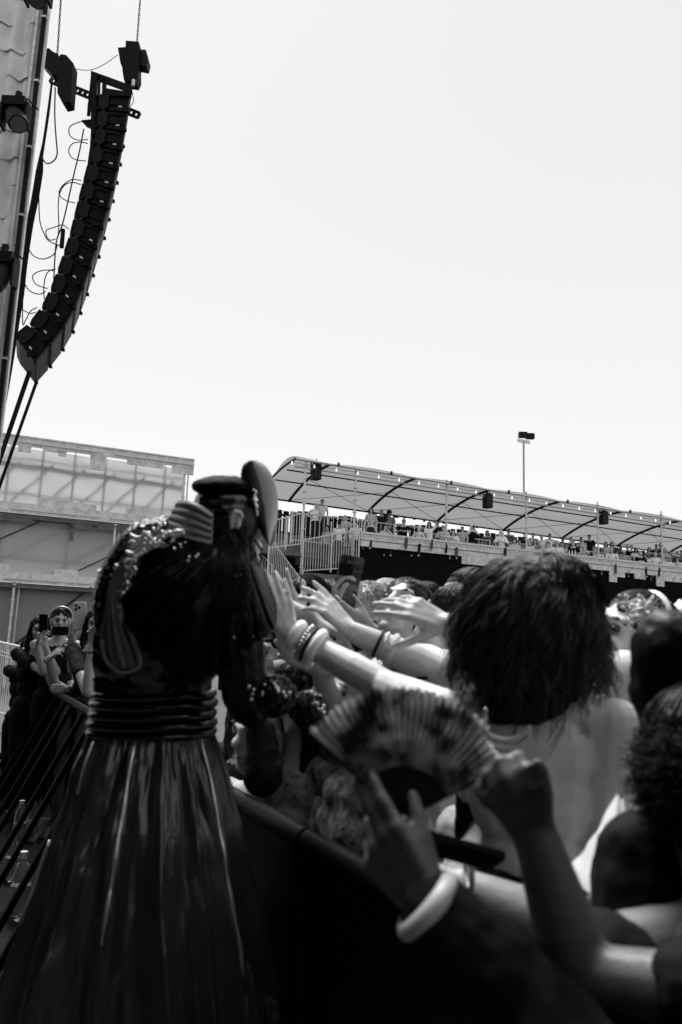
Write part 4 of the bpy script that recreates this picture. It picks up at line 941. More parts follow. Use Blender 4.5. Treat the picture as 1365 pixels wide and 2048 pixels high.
# corset rolls
cw = [(309, 1387, 250, 15), (308, 1405, 256, 16), (306, 1425, 256, 16), (305, 1444, 262, 16), (304, 1462, 262, 13)]
for i, (x, y, wd, hh) in enumerate(cw):
    c = PP(x, y); ring = []
    a_ = wd/2*PD/FPX; b_ = a_*.72; r = hh/2*PD/FPX*1.2
    for k in range(56):
        t = 2*math.pi*k/56; ring.append(c+cR*((a_-r)*math.cos(t))+cF*(b_*math.sin(t))*.95+Z*(-.012*math.sin(t)))
    MB().tube(ring, [r*(1+.07*math.sin(k*.9+i)) for k in range(56)], 12, closed=True).build('corset_roll', M_latexb, perf, 'all')
mb = MB(); c0 = PP(309, 1360); 
rows = []
for i in range(9):
    yy = 1355+i*14; c = PP(306, yy); a_ = 118*PD/FPX; rows.append([c+cR*(a_*math.cos(2*math.pi*k/40))+cF*(a_*.72*math.sin(2*math.pi*k/40)) for k in range(40)])
mb.grid(rows, closed=True); mb.build('corset', M_latexb, perf, 'all')
# skirt
def ridge(x): return 1-2*abs(math.sin(x/2))**.8
def fold(t):
    return .75*ridge(10*t+.6+.9*math.sin(2*t+.5))+.3*ridge(17*t+2.1)+.12*ridge(31*t+1.0)
NS, NRW = 420, 90; rows = []
wc = PP(303, 1466); fy = Vector((cF.x, cF.y, 0)).normalized(); rx = Vector((cR.x, cR.y, 0)).normalized()
Hs = .66
for i in range(NRW+1):
    u_ = i/NRW; row = []
    for k in range(NS):
        t = 2*math.pi*k/NS; cs, sn = math.cos(t), math.sin(t)
        aR = .152+.215*u_**.9; aL = .152+.135*u_**.9; ax_ = aR if cs > 0 else aL; ay = .11+.24*u_**.85
        fl_ = fold(t+.12*u_*math.sin(3*t+u_*2)); amp = (.012+.15*u_**.8)
        tu = .6*math.sin(11*t+.6+4*u_)*(1-u_)*.02
        rr = 1+amp*fl_+tu; sharp = 1
        wr_ = .011*noise.noise(Vector((t*8, u_*5, 3)))+.005*noise.noise(Vector((t*19, u_*11, 7)))*(1-.5*u_)
        p = wc+rx*((ax_*rr*sharp+wr_)*cs)+fy*((ay*rr*sharp+wr_)*sn)-Z*(Hs*u_+.02*u_*fl_)
        row.append(p)
    rows.append(row)
MB().grid(rows, closed=True).build('skirt', M_latex, perf, 'all')
def skirt_line(k, u0, u1, r, off=.004):
    pts = []
    for i in range(int(u0*NRW), int(u1*NRW)+1, 2):
        p = rows[i][k % NS]; o = (p-(wc-Z*(Hs*i/NRW))).normalized(); pts.append(p+o*off)
    return pts
M_hilite = mat('highlight_metal', .75, .3, metal=.85, bump=(14, .4, .01))  # highlights on the skirt folds, put in as bright metal tubes
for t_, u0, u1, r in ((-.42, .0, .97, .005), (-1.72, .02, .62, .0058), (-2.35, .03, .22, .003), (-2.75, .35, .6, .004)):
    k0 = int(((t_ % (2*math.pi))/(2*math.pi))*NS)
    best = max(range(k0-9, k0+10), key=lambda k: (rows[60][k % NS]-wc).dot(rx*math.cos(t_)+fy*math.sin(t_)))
    pts = skirt_line(best, u0, u1, r); MB().tube(pts, [r*(.55+.45*math.sin(math.pi*i/(len(pts)-1))+.25*math.sin(i*.9)) for i in range(len(pts))], 8).build('fold_highlight', M_hilite, perf, 'all')
# black shiny cape over the back, gathered at the neck
nk = PP(452, 1092, 1.88); rows = []
edge = [(300, 1085, 1.8), (262, 1140, 1.76), (243, 1205, 1.74), (262, 1262, 1.73), (312, 1318, 1.73), (372, 1362, 1.74), (430, 1345, 1.76), (480, 1300, 1.78), (540, 1268, 1.82), (556, 1225, 1.9), (540, 1160, 2.0), (515, 1110, 2.02)]
E_ = spline([PP(*q) for q in edge], 16); T0 = spline([PP(*q) for q in [(428, 1068, 1.86), (425, 1085, 1.83), (430, 1098, 1.82), (445, 1106, 1.82), (462, 1108, 1.82), (478, 1106, 1.84), (492, 1100, 1.88), (498, 1090, 1.93)]], 4)
n = len(E_)
T1 = resample(T0, [k/(n-1) for k in range(n)])
for i in range(41):
    u_ = i/40; row = []
    for k in range(n):
        p = T1[k].lerp(E_[k], u_); arch = math.sin(math.pi*u_)*.055; g_ = (k*.5+2.2*math.sin(k*.11)+1.1*math.sin(k*.37+1))
        fo = .008*math.sin(g_+u_*1.5*math.sin(k*.2))*min(1, u_*2.5)+.006*math.sin(g_*2.3+1)*u_+.006*noise.noise(Vector((k*.2, u_*7, 0)))
        row.append(p-cF*(arch+fo)+cU*.012*math.sin(math.pi*u_))
    rows.append(row)
back = [[q+cF*.012 for q in r_] for r_ in rows]
MB().grid(rows).build('cape', mat('cape_black', .002, .45, coat=.05, spec=.07, bump=(60, .6, .01)), perf, 'all')
# highlights on cape and yoke, put in as bright metal crystals
mb = MB()
for (x, y) in ((352, 1095), (364, 1103), (374, 1090), (392, 1120), (470, 1162), (476, 1150), (340, 1118), (300, 1062)): mb.ell(PP(x, y, 1.745), .004, n=6, m=4)
for k in range(0): pass
R5 = random.Random(9)
def glints(name, regions, m=None):
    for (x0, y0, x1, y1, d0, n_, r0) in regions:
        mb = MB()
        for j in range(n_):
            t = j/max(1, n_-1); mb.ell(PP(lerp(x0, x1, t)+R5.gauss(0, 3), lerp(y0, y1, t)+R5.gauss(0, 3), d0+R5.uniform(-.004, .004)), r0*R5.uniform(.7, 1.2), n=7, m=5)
        o_ = mb.build(name, m or mat('glint_metal', .8, .12, metal=.6), perf, 'all'); o_['kind'] = 'stuff'
glints('glint_beads', [(352, 1097, 372, 1088, 1.745, 4, .003), (376, 1120, 398, 1108, 1.735, 4, .003), (300, 1062, 330, 1048, 1.78, 5, .0045), (468, 1165, 478, 1148, 1.75, 4, .0025), (465, 1285, 470, 1282, 1.76, 2, .003), (233, 1130, 238, 1160, 1.775, 8, .005), (196, 1135, 202, 1160, 1.81, 4, .004), (222, 1150, 222, 1165, 1.79, 3, .004), (255, 1180, 262, 1170, 1.75, 5, .005), (246, 1205, 250, 1212, 1.75, 2, .004)])
glints('sleeve_glints', [(505, 1375, 504, 1402, 1.8, 5, .004), (526, 1368, 524, 1390, 1.79, 3, .003), (550, 1370, 575, 1392, 1.79, 9, .0042), (630, 1402, 652, 1428, 1.865, 10, .004)])
# highlight squiggles on the yoke, put in as bright tubes
for k in range(34):
    x0 = R5.uniform(246, 330); y0 = R5.uniform(1068, 1185)-(x0-280)*.25; pts = []
    for q in range(9): pts.append(PP(x0+q*5.5+R5.gauss(0, 2), y0+5*math.sin(q*1.3+k)+R5.gauss(0, 2)-q*.6, 1.765-q*.0005))
    if x0+45 < 400-(y0-1075)*1.2: MB().tube(spline(pts, 4), .0042, 7).build('highlight_squiggle', mat('highlight_squiggle', .72, .35, metal=.3, bump=(120, 1, .004)), perf, 'all')
# sequined puff sleeve (left shoulder)
def patch(name, poly_l, poly_r, m, dl, dr, bulge, parent=perf, nr=24, nc=14, ridges=0, ramp=.004, tube=0, jit=0):
    L_ = resample(spline([PP(*q) for q in poly_l], 8), [k/nr for k in range(nr+1)]); R2_ = resample(spline([PP(*q) for q in poly_r], 8), [k/nr for k in range(nr+1)])
    rows = []
    for i in range(nr+1):
        row = []
        for j in range(nc+1):
            v = j/nc; row.append(L_[i].lerp(R2_[i], v)-cF*(bulge*math.sin(math.pi*v)+ramp*math.sin(v*math.pi*2*ridges)*(1 if ridges else 0)+jit*noise.noise(Vector((i*.7, j*.7, 2)))))
        rows.append(row)
    bk = [[q+cF*(.03+bulge*.6) for q in r_] for r_ in rows]
    mb = MB().grid(rows); mb.grid([r_[::-1] for r_ in bk]); mb.grid([[r_[0] for r_ in bk], [r_[0] for r_ in rows]]); mb.grid([[r_[-1] for r_ in rows], [r_[-1] for r_ in bk]])
    mb.grid([rows[0][::-1], bk[0][::-1]][::-1]); mb.grid([rows[-1], bk[-1]][::-1])
    return mb.build(name, m, parent, 'all')
patch('sequin_yoke', [(330, 1045, 1.84), (262, 1080, 1.82), (238, 1130, 1.8), (228, 1190, 1.79), (240, 1240, 1.79)], [(400, 1085, 1.82), (345, 1120, 1.79), (300, 1170, 1.77), (268, 1215, 1.77), (258, 1250, 1.77)], M_seq, 0, 0, .03, jit=.02)
patch('sleeve_edge', [(330, 1030, 1.86), (265, 1048, 1.85), (215, 1110, 1.83), (185, 1190, 1.83), (190, 1260, 1.83)], [(345, 1052, 1.83), (275, 1075, 1.81), (235, 1130, 1.8), (212, 1200, 1.79), (208, 1270, 1.8)], M_seqb, 0, 0, .03)
patch('ribbed_panel', [(243, 1112, 1.79), (218, 1170, 1.775), (206, 1240, 1.765), (200, 1290, 1.76), (212, 1330, 1.76)], [(262, 1135, 1.775), (240, 1190, 1.765), (252, 1250, 1.75), (272, 1300, 1.745), (280, 1335, 1.745)], mat('ribbed_grey', .09, .4, spec=.4, noise_=(18, .4), bump=(60, .5, .006)), 0, 0, .02, ridges=4, ramp=.005)
MB().tube(spline([PP(*q) for q in [(205, 1280, 1.75), (212, 1318, 1.745), (240, 1345, 1.735), (270, 1340, 1.73), (281, 1325, 1.73), (268, 1285, 1.735), (252, 1245, 1.74)]], 6), .0045, 8).build('sleeve_hem', M_ribc, perf, 'all')
patch('left_sleeve', [(195, 1180, 1.9), (188, 1260, 1.9), (185, 1330, 1.92), (200, 1390, 1.93)], [(300, 1180, 1.9), (330, 1260, 1.9), (330, 1330, 1.9), (320, 1390, 1.93)], M_latexb, 0, 0, .05, jit=.01)
# pleated stiff collar
rows = []
for i in range(9):
    v = i/8; row = []
    for j in range(17):
        u_ = j/16; A = PP(352, 1003, 1.86).lerp(PP(330, 1062, 1.84), v); C_ = PP(425, 1030, 1.8).lerp(PP(423, 1086, 1.79), v)
        row.append(A.lerp(C_, u_)-cF*(.03*math.sin(math.pi*u_)+.0)+cU*.01*math.sin(math.pi*u_)*(1-v)-cF*(.009*math.sin(v*math.pi*2*4)))
    rows.append(row)
fine_rows = []
for i in range(49):
    v = i/48; row = []
    for j in range(25):
        u_ = j/24; A = PP(356, 1001, 1.86).lerp(PP(326, 1060, 1.84), v); C_ = PP(425, 1028, 1.8).lerp(PP(423, 1088, 1.79), v)
        row.append(A.lerp(C_, u_)-cF*(.03*math.sin(math.pi*u_))+cU*.012*math.sin(math.pi*u_)*(1-v)-cF*(.008*abs(math.sin(v*math.pi*4.5+.3*u_))))
    fine_rows.append(row)
bk = [[q+cF*.02 for q in r_] for r_ in fine_rows]
mb = MB().grid(fine_rows); mb.grid([r_[::-1] for r_ in bk]); mb.grid([bk[0], fine_rows[0]]); mb.grid([fine_rows[-1], bk[-1]]); mb.grid([[r_[0] for r_ in bk], [r_[0] for r_ in fine_rows]]); mb.grid([[r_[-1] for r_ in fine_rows], [r_[-1] for r_ in bk]])
mb.build('pleated_collar', M_ribc, perf, 'all')
# cap
hX, hY, hZ = hperf.X, hperf.Y, hperf.Z
mb = MB(); Sx = (cR, cF, cU)
mb.ell(PP(450, 1018, 1.95), (.075, .116, .036), Sx, 24, 10); mb.ell(PP(452, 1000, 1.95), (.074, .115, .034), Sx, 24, 10)
mb.skin('cap_band', M_latexb, perf, .005, 2)
mb = MB(); mb.ell(PP(450, 974, 1.95), (.08, .12, .027), Sx, 24, 10); mb.ell(PP(432, 970, 1.96), (.052, .07, .018), Sx, 20, 8); mb.limb([PP(396, 973, 1.93), PP(450, 966, 1.87), PP(500, 985, 1.9)], [.011, .013, .012]); mb.ell(PP(478, 980, 1.94), (.04, .07, .026), Sx, 20, 8)
mb.skin('cap_crown', mat('cap_velvet', .003, .7, spec=.04, bump=(30, .6, .01)), perf, .005, 3, extra=(.03, .008))
# tall curved plate standing before the face
rows = []
for i in range(29):
    v = i/28; yy = 921+v*172; 
    wl_ = math.sin(math.pi*min(.999, max(.001, v)))**.5
    cx = 511+38*v-9*v*v; hw = wl_*lerp(44, 20, min(1, v*1.15)**.8)
    row = []
    for j in range(13):
        u_ = j/12*2-1; row.append(PP(cx+hw*u_-10*(1-v)*(1-u_)*.5*(v < .5), yy, 1.9+.035*u_*u_+.02*u_))
    rows.append(row)
bk = [[q+cF*.006 for q in r_] for r_ in rows]
mb = MB().grid(rows); mb.grid([r_[::-1] for r_ in bk]); mb.grid([bk[0], rows[0]]); mb.grid([rows[-1], bk[-1]]); mb.grid([[r_[0] for r_ in bk], [r_[0] for r_ in rows]]); mb.grid([[r_[-1] for r_ in rows], [r_[-1] for r_ in bk]])
mb.build('headpiece_plate', mat('headpiece_gloss', .06, .3, coat=.6, noise_=(14, .35)), perf, 'all')
mb = MB()
for (x, y, r_) in ((511, 985, .006), (510, 1000, .008), (513, 1012, .006), (514, 1025, .005)): mb.ell(PP(x, y, 1.88), r_, n=8, m=6)
mb.limb([PP(508, 980, 1.9), PP(514, 1030, 1.9)], [.005, .005]); mb.skin('headpiece_clasp', M_seq, perf, .002, 1)
# hair: long strands falling over neck and shoulders
random.seed(5)
hm = MB(); hm.limb([PP(440, 1040, 1.93), PP(445, 1100, 1.9), PP(450, 1150, 1.85)], [.035, .045, .03]); hm.limb([PP(490, 1050, 1.93), PP(495, 1110, 1.92), PP(505, 1170, 1.9)], [.016, .022, .014]); hm.ell(PP(452, 1046, 1.955), (.078, .1, .06), Sx, 24, 12); hm.ell(PP(448, 1030, 1.95), (.076, .104, .05), Sx, 24, 12); hm.ell(PP(484, 1048, 1.92), (.042, .07, .055), Sx, 20, 10)
for k in range(260):
    x0 = random.uniform(425, 505); y0 = random.uniform(1015, 1045); x1 = x0+random.uniform(-14, 18); y1 = random.uniform(1120, 1215)
    if abs(x0-476) < 12: x0 -= 18
    d0 = 1.88+random.uniform(-.01, .03)+abs(x0-460)*.0012; hm.tube([PP(x0, y0, d0+.01), PP(x0+random.uniform(-6, 6), (2*y0+y1)/3, d0-.03), PP(x1+random.uniform(-5, 5), (y0+2*y1)/3, d0-.06), PP(x1, y1, d0-.055)], [.003, .004, .003, .001], 4)
for k in range(120):
    u_ = random.random(); x0 = 432+60*u_; pts = [PP(x0, 1085, 1.83), PP(x0+random.uniform(-14, 10), 1125, 1.765), PP(x0+random.uniform(-30, 22), 1170, 1.745), PP(x0+random.uniform(-40, 34), 1200+random.uniform(0, 60), 1.735)]; hm.tube(spline(pts, 4), .0013, 3)
hm.build('hair', hairmat('performer_hair', .018, .35), perf, 'all')
hm = MB(); hm.ell(PP(475, 1040, 1.83), (.0105, .007, .021), (cR, cF, cU)); hm.limb([PP(464, 1054, 1.828), PP(463, 1034, 1.826), PP(470, 1023, 1.824), PP(481, 1026, 1.824), PP(485, 1034, 1.826)], [.0045, .0055, .0055, .005, .004]); hm.skin('ear', SKIN['fair'], perf, .0025, 2)
# right sleeve: upper arm, then two quilted puffs
mb = MB(); mb.limb([PP(470, 1215, 1.92), PP(478, 1300, 1.86), PP(490, 1390, 1.86), PP(505, 1415, 1.87)], [.075, .062, .05, .05])
mb.skin('upper_sleeve', mat('sleeve_velvet', .005, .4, spec=.2, coat=.15, bump=(40, .7, .012)), perf, .007, 3, extra=(.04, .02))
for k in range(3):
    c = [(548, 1392, 1.86), (512, 1400, 1.87), (618, 1418, 1.93)][k]; rr_ = [.052, .045, .047][k]
    mb = MB(); cc = PP(*c)
    for a_ in range(8):
        t = math.pi*(a_/7-.5); dx = rr_*1.0*math.sin(t); mb.tube([cc+cR*dx+(cU*math.cos(q)+cF*math.sin(q))*rr_*.92*math.cos(t)*.96 for q in np.linspace(0, 2*math.pi, 20, endpoint=False)], .0065, 8, closed=True)
    mb.ell(cc, rr_*.99, (cR, cF, cU)); mb.skin('quilted_puff', MATS['puff'] if 'puff' in MATS else sequin('puff', .03, 60), perf, .004, 3)
patch('shoulder_trim', [(400, 1295, 1.83), (450, 1275, 1.8), (500, 1262, 1.8), (540, 1262, 1.84)], [(405, 1312, 1.83), (455, 1296, 1.8), (500, 1282, 1.8), (542, 1278, 1.84)], mat('trim_black', .02, .2, coat=1), 0, 0, .012)
# ================================================================ THE FANS AT THE BARRIER
def flat(v): return Vector((v.x, v.y, 0)).normalized()
fR, fF = flat(cR), flat(cF)
def arm(wr, el, hd, n, tv, **kw):
    d_ = Vector(hd).normalized(); n_ = Vector(n); n_ = (n_-d_*n_.dot(d_)).normalized(); sgn = 1 if d_.cross(n_).dot(Vector(tv)) > 0 else -1
    return dict(wr=Vector(wr), el=Vector(el) if el is not None else None, hd=hd, n=n, thumb=sgn, **kw)
def person(label, c, group=None):
    return thing('person', label, 'person', (c.x, c.y, 0), group)
def bracelet(c, ax, R_, r_, m, label, name='bracelet', group='bracelets on the reaching arms', n=28, parts=0, sq=1.0):
    x, y, d = frame_of(ax); pts = [c+x*math.cos(2*math.pi*k/n)*R_+y*math.sin(2*math.pi*k/n)*R_*sq for k in range(n)]
    if parts:
        mb = MB()
        for k in range(n): mb.ell(pts[k], r_, n=8, m=6)
        mb.tube(pts, r_*.5, 5, closed=True)
    else: mb = MB().tube(pts, r_, 10, closed=True)
    return tag(mb.build(name, m, None, 'all'), label, 'bracelet', group)
def bangle(c, ax, R_, wd, m, label, name='bangle'):
    x, y, d = frame_of(ax); rows = []
    for (o, rr) in ((-wd, R_*.98), (-wd, R_*1.05), (-wd*.55, R_*1.22), (0, R_*1.28), (wd*.55, R_*1.22), (wd, R_*1.05), (wd, R_*.98), (-wd, R_*.98)):
        rows.append([c+d*o+(x*math.cos(2*math.pi*k/36)+y*math.sin(2*math.pi*k/36))*rr for k in range(36)])
    return tag(MB().grid(rows, closed=True).build(name, m, None, 'all'), label, 'bracelet', 'bracelets on the reaching arms')
def phone(c, up, face, label, m, k=1.0, lens=M_black):
    up = Vector(up).normalized(); z = Vector(face); z = (z-up*z.dot(up)).normalized(); x = up.cross(z); c = Vector(c)
    r = thing('phone', label, 'phone', c); mb = MB(); w_, h_ = .0375*k, .078*k; pts = []
    for (sx, sy) in ((1, 1), (-1, 1), (-1, -1), (1, -1)):
        for q in range(5):
            a = {(1, 1): 0, (-1, 1): 90, (-1, -1): 180, (1, -1): 270}[(sx, sy)]+q*22.5; a = rad(a); rr = .011*k
            pts.append(c+x*(sx*(w_-rr)+math.cos(a)*rr)+up*(sy*(h_-rr)+math.sin(a)*rr)-z*.004)
    mb.prism(pts, z*.008).build('case', m, r)
    for (lx, ly) in ((-.02, .058), (-.02, .036), (-.002, .047)): MB().tube([c+x*lx*k+up*ly*k+z*.004, c+x*lx*k+up*ly*k+z*.0075], .0078*k, 12).build('camera_lens', lens, r, True)
    return r, x, up, z
M_plastic = mat('white_bangle', .88, .3); M_bead = mat('metal_beads', .5, .3, .8); M_pc = mat('phone_white_case', .8, .35, noise_=(9, .05)); M_pb = mat('phone_black', .006, .15, coat=.6, spec=.3); M_pcl = mat('phone_clear_case', .02, .12, coat=1, noise_=(18, .6), bump=(25, .5, .01))
M_wrist = mat('black_wristband', .008, .6, spec=.2)

# ---- the woman with the curly bob, arm stretched out to the performer
cw_ = P(1068, 1240, 1.56); cl = person('woman with thick curly dark bob and bare shoulders, stretching an arm to the performer', cw_)
face = (-cR*.8+cF*.6).normalized()
shL = P(985, 1405, 1.6); elL = P(768, 1372, 1.80); wrL = P(577, 1268, 1.95)
shR = P(1120, 1470, 1.5); 
hd_ = (P(553, 1185, 1.95)-wrL).normalized()
h, J, A_ = figure(cl, cw_, face, 'fair', 'short', 'black', None, None, 'black', 'stand',
    armL=arm(wrL, elL, hd_, cF*.9-cR*.35, -cR, r=(.052, .042, .027), hs=.98, curl=(.1, .08, .14, .22), spread=.09, tc=.1, ta=.6, tn=-.1, nails=1),
    armR=arm(P(1100, 1820, 1.5), P(1215, 1650, 1.42), -cR, -cU, cF, r=(.055, .043, .028)),
    k=.9, hk=1.1, voxel=.0042, female=True, body=fF*.93+fR*.35, fine=True)
face_parts(h, cl)
top_ = mat('strapless_top_black', .006, .7, spec=.1)
q_ = lambda x, y, z: cw_+(fR*x+fF*y)+Z*z
mb.ell(cw_-Z*.6, (.178, .142, .2), None, 24, 14); mb.skin('top', top_, cl, .01, 3)
# curls
random.seed(11)
hb = MB(); c0 = P(1068, 1265, 1.55)
def hd3(a, b, r): return c0+cR*(math.cos(a)*math.cos(b)*r)+cU*(math.sin(b)*r*1.02)-cF*(math.sin(a)*math.cos(b)*r)
hb.ell(P(1052, 1240, 1.56), (.116, .12, .122), (cR, cF, cU), 24, 14); hb.ell(P(1062, 1330, 1.54), (.124, .112, .09), (cR, cF, cU), 24, 14); hb.ell(P(1072, 1392, 1.53), (.108, .095, .06), (cR, cF, cU), 24, 14)
hb.ell(P(1040, 1412, 1.5), (.075, .07, .045), (cR, cF, cU), 20, 12); hb.skin('hair', HAIR['black'], cl, .007, 3, extra=(.05, .03))
cm = MB()
crown = P(1064, 1112, 1.55)
for k in range(1050):
    a = random.uniform(-math.pi, math.pi); t0 = random.uniform(.0, .4); t1 = min(1.08, t0+random.uniform(.45, .85)); steps = 26; amp = random.uniform(.005, .013); ph = 4*noise.noise(Vector((a*1.6, t0*3, 1)))+random.uniform(-1.2, 1.2); tw = random.uniform(.42, .62)
    da = random.uniform(-.2, .2); lift = random.uniform(-.014, .008)+.006*math.sin(a*5+t0*9); nst = 5; wav = random.uniform(.01, .017); wp = 7*noise.noise(Vector((a*1.3, 2, 5)))
    for m_ in range(nst):
        ox = random.gauss(0, .0032); oy = random.gauss(0, .0032); pts = []; dl = random.uniform(0, .06)
        for s_ in range(steps+1):
            u_ = t0+(t1-dl-t0)*s_/steps; th = u_*2.15
            R0 = .119+lift+.034*max(0, u_-.35); yy = .152*math.cos(min(th, 1.62))-(max(0, u_-.75))*(.62-.34*abs(math.cos(a))); rad_ = R0*math.sin(min(th, 1.57))**.9 if th > .001 else 0; aa = a+da*u_*3
            ctr = P(1050, 1268, 1.55)+cR*(rad_*math.cos(aa)*1.06+.012*u_)-cF*(rad_*.88*math.sin(aa))+cU*yy
            out = (cR*math.cos(aa)-cF*math.sin(aa)); tang = cR*(-math.sin(aa))-cF*math.cos(aa); cu = amp*(.3+1.0*u_)
            pts.append(ctr+out*(cu*math.cos(ph+tw*s_)+ox)+tang*(cu*math.sin(ph+tw*s_)+oy+wav*math.sin(wp+s_*.22)*u_))
        w0 = random.uniform(.0007, .0013); cm.tube(pts, [w0*(1-.6*(s_/steps)) for s_ in range(steps+1)], 3)
cm.build('curls', hairmat('curl_hair', .05, .4), cl, 'all')
# chain necklace hanging down her back
nk_ = [P(x, y, 1.39) for x, y in ((972, 1425), (968, 1450), (975, 1470), (992, 1480), (1015, 1484), (1040, 1476), (1058, 1460))]
for j in range(2):
    pts = spline([p+cU*(.004-.014*j) for p in nk_], 6); mb = MB()
    for k in range(0, len(pts)): mb.ell(pts[k], .0045, n=6, m=5)
    mb.tube(pts, .0015, 5)
    tag(mb.build('necklace', M_bead, None, 'all'), ['thin metal chain at the nape below the curly bob, upper strand', 'thin metal chain at the nape below the curly bob, lower strand'][j], 'necklace', 'chains at the nape')
ax_ = (P(660, 1314, 1.93)-wrL).normalized()
LB = lambda t: wrL.lerp(elL, t)
bangle(LB(.08), ax_, .037, .013, M_plastic, 'wide white bangle nearest the hand pressed on the performer')
bracelet(LB(.18), ax_, .043, .0055, M_bead, 'beaded metal bracelet between the white bangles', parts=1)
bracelet(LB(.225), ax_, .042, .004, M_black, 'thin black bracelet next to the beaded metal one')
bangle(LB(.30), ax_, .041, .012, M_plastic, 'white bangle farthest from the hand pressed on the performer')

# ---- arm with scrunchie, bracelets and watch band, its owner standing beyond the curly bob
c = P(880, 1300, 2.45); p2 = person('person hidden beyond the curly bob, reaching with a forearm full of bracelets', c)
wr = P(702, 1262, 2.15)
h, J, A_ = figure(p2, P(930, 1215, 2.5), (-fR*.8-fF*.1+Z*.2), 'light', 'bob', 'dark', 'white', 'short', 'dark', 'stand',
    armR=arm(wr, P(880, 1345, 2.12), (P(655, 1215, 2.16)-wr), -cR*.8+cF*.5-cU*.2, cR*.6+cU*.5, r=(.05, .046, .027), curl=(.1, .2, .3, .35), spread=.16, tc=.15, ta=.6), k=1.0, voxel=.006, female=True, body=-fR*.9-fF*.5, fine=True)
face_parts(h, p2)
ax_ = (P(880, 1345, 2.12)-wr).normalized()
el_2 = P(880, 1345, 2.12)
bracelet(wr.lerp(el_2, .46), ax_, .038, .009, mat('scrunchie', .55, .8, bump=(60, 1, .01)), 'pale ruffled scrunchie on the middle reaching forearm')
bracelet(wr.lerp(el_2, .37), ax_, .036, .005, M_bead, 'thin metal bracelet beside the pale scrunchie', parts=1)
bracelet(wr.lerp(el_2, .31), ax_, .035, .005, M_wrist, 'dark bracelet beside the pale scrunchie, toward the hand')
mb = MB().beam(P(833, 1356, 2.07), P(856, 1356, 2.07), .006, .008, cU); tag(mb.build('wristband', M_wrist), 'short black band under the middle reaching forearm', 'wristband')
# white frilly sleeve behind that arm
# ---- dark-haired fan, head bowed, just right of the raised hand
c = P(608, 1232, 2.75); p3 = person('dark-skinned fan with parted black hair bowing the head behind the raised hand', c)
h, J, A_ = figure(p3, c, (-cR*.45-cF*.85-cU*.25), 'brown', 'short', 'black', 'black', 'long', 'black', 'stand', k=1.0, voxel=.008, female=True, body=-fR*.5-fF*.85, fine=True,
    armR=arm(P(520, 1452, 2.28), P(527, 1552, 2.22), cU*.9-cR*.2, -cR, cU, r=(.05, .042, .03)), armL=None); face_parts(h, p3)
# ---- blond fan with sunglasses holding the phone in a clear case
c = P(735, 1240, 2.95); p4 = person('fan with light swept hair and dark sunglasses holding up a phone in a clear case', c)
wr = P(668, 1222, 2.75)
h, J, A_ = figure(p4, c, (-cR*.1-cF*.8-cU*.3), 'light', 'short', 'blond', 'mid', 'short', 'dark', 'stand', k=1.0, voxel=.007, body=-fR*.3-fF*.9, fine=True, glasses=True,
    armR=arm(wr, P(655, 1330, 2.85), cU*.95+cR*.15, -cF*.2+cR*.9, -cF+cU*.3, r=(.045, .036, .026), curl=(.7, .8, .9, 1.0), spread=.02, tc=.5, ta=.6), armL=arm(P(712, 1222, 2.8), P(740, 1330, 2.85), cU, -cR, -cF, r=(.045, .036, .026), curl=(.7, .8, .9, 1.0), spread=.02))
face_parts(h, p4, glasses=True)
ph_, x, up, z = phone(P(696, 1162, 2.72), cU+cR*.22, -cF, 'phone in a glossy clear case held up high in front of the sunglasses', M_pcl, 1.12, M_pb)
MB().box(P(692, 1140, 2.71), (.045, .008, .04), (x, z, up)).build('camera_bump', M_black, ph_)
# ---- fan holding a small white phone, deeper in the crowd
c = P(706, 1235, 4.4); p5 = person('fan deeper in the crowd, half hidden, holding up a small white phone', c)
h, J, A_ = figure(p5, c, (-fR*.4-fF*.9), 'light', 'short', 'brown', 'grey', 'short', 'dark', 'stand', k=1.0, voxel=.011, fine=True, armL=arm(P(708, 1225, 4.1), P(725, 1290, 4.2), cU, cR, -cF, r=(.045, .036, .026), curl=(.7, .8, .9, 1)))
phone(P(717, 1197, 4.05), cU+cR*.05, -cF, 'small white phone raised beside the glossy clear one', M_pc, 1.0)
# ---- fan with tilted head under the big reaching hand
c = P(805, 1225, 2.65); p6 = person('fan tilting the chin up beneath the large reaching hand', c)
h, J, A_ = figure(p6, c, (-cR*.35-cF*.7+cU*.62), 'light', 'short', 'dark', 'white', 'long', 'dark', 'stand', k=1.0, voxel=.0065, female=True, body=-fR*.4-fF*.9, hup=(cF*.4+cU*.8+cR*.2), fine=True); face_parts(h, p6)
# ---- white frilly top
c = P(905, 1255, 2.4); p7 = person('fan in gathered white sleeve reaching one large hand out beside the curly bob', c)
h, J, A_ = figure(p7, c, (-fR*.9+fF*.3), 'light', 'short', 'dark', 'white', 'long', 'dark', 'stand', k=1.0, voxel=.0055, female=True, fine=True, body=-fR*.95-fF*.3,
    armL=arm(P(835, 1318, 2.25), P(905, 1345, 2.3), -cR, -cU, cF, r=(.052, .048, .032), curl=(.6, .7, .8, .9)),
    armR=arm(P(896, 1252, 1.86), P(1010, 1335, 2.1), -cR*.9+cU*.42+cF*.1, -cU*.75+cF*.7-cR*.2, -cU-cF*.2, r=(.045, .036, .029), hs=1.0, curl=(.12, .2, .3, .4), spread=.16, tc=.25, ta=.9))
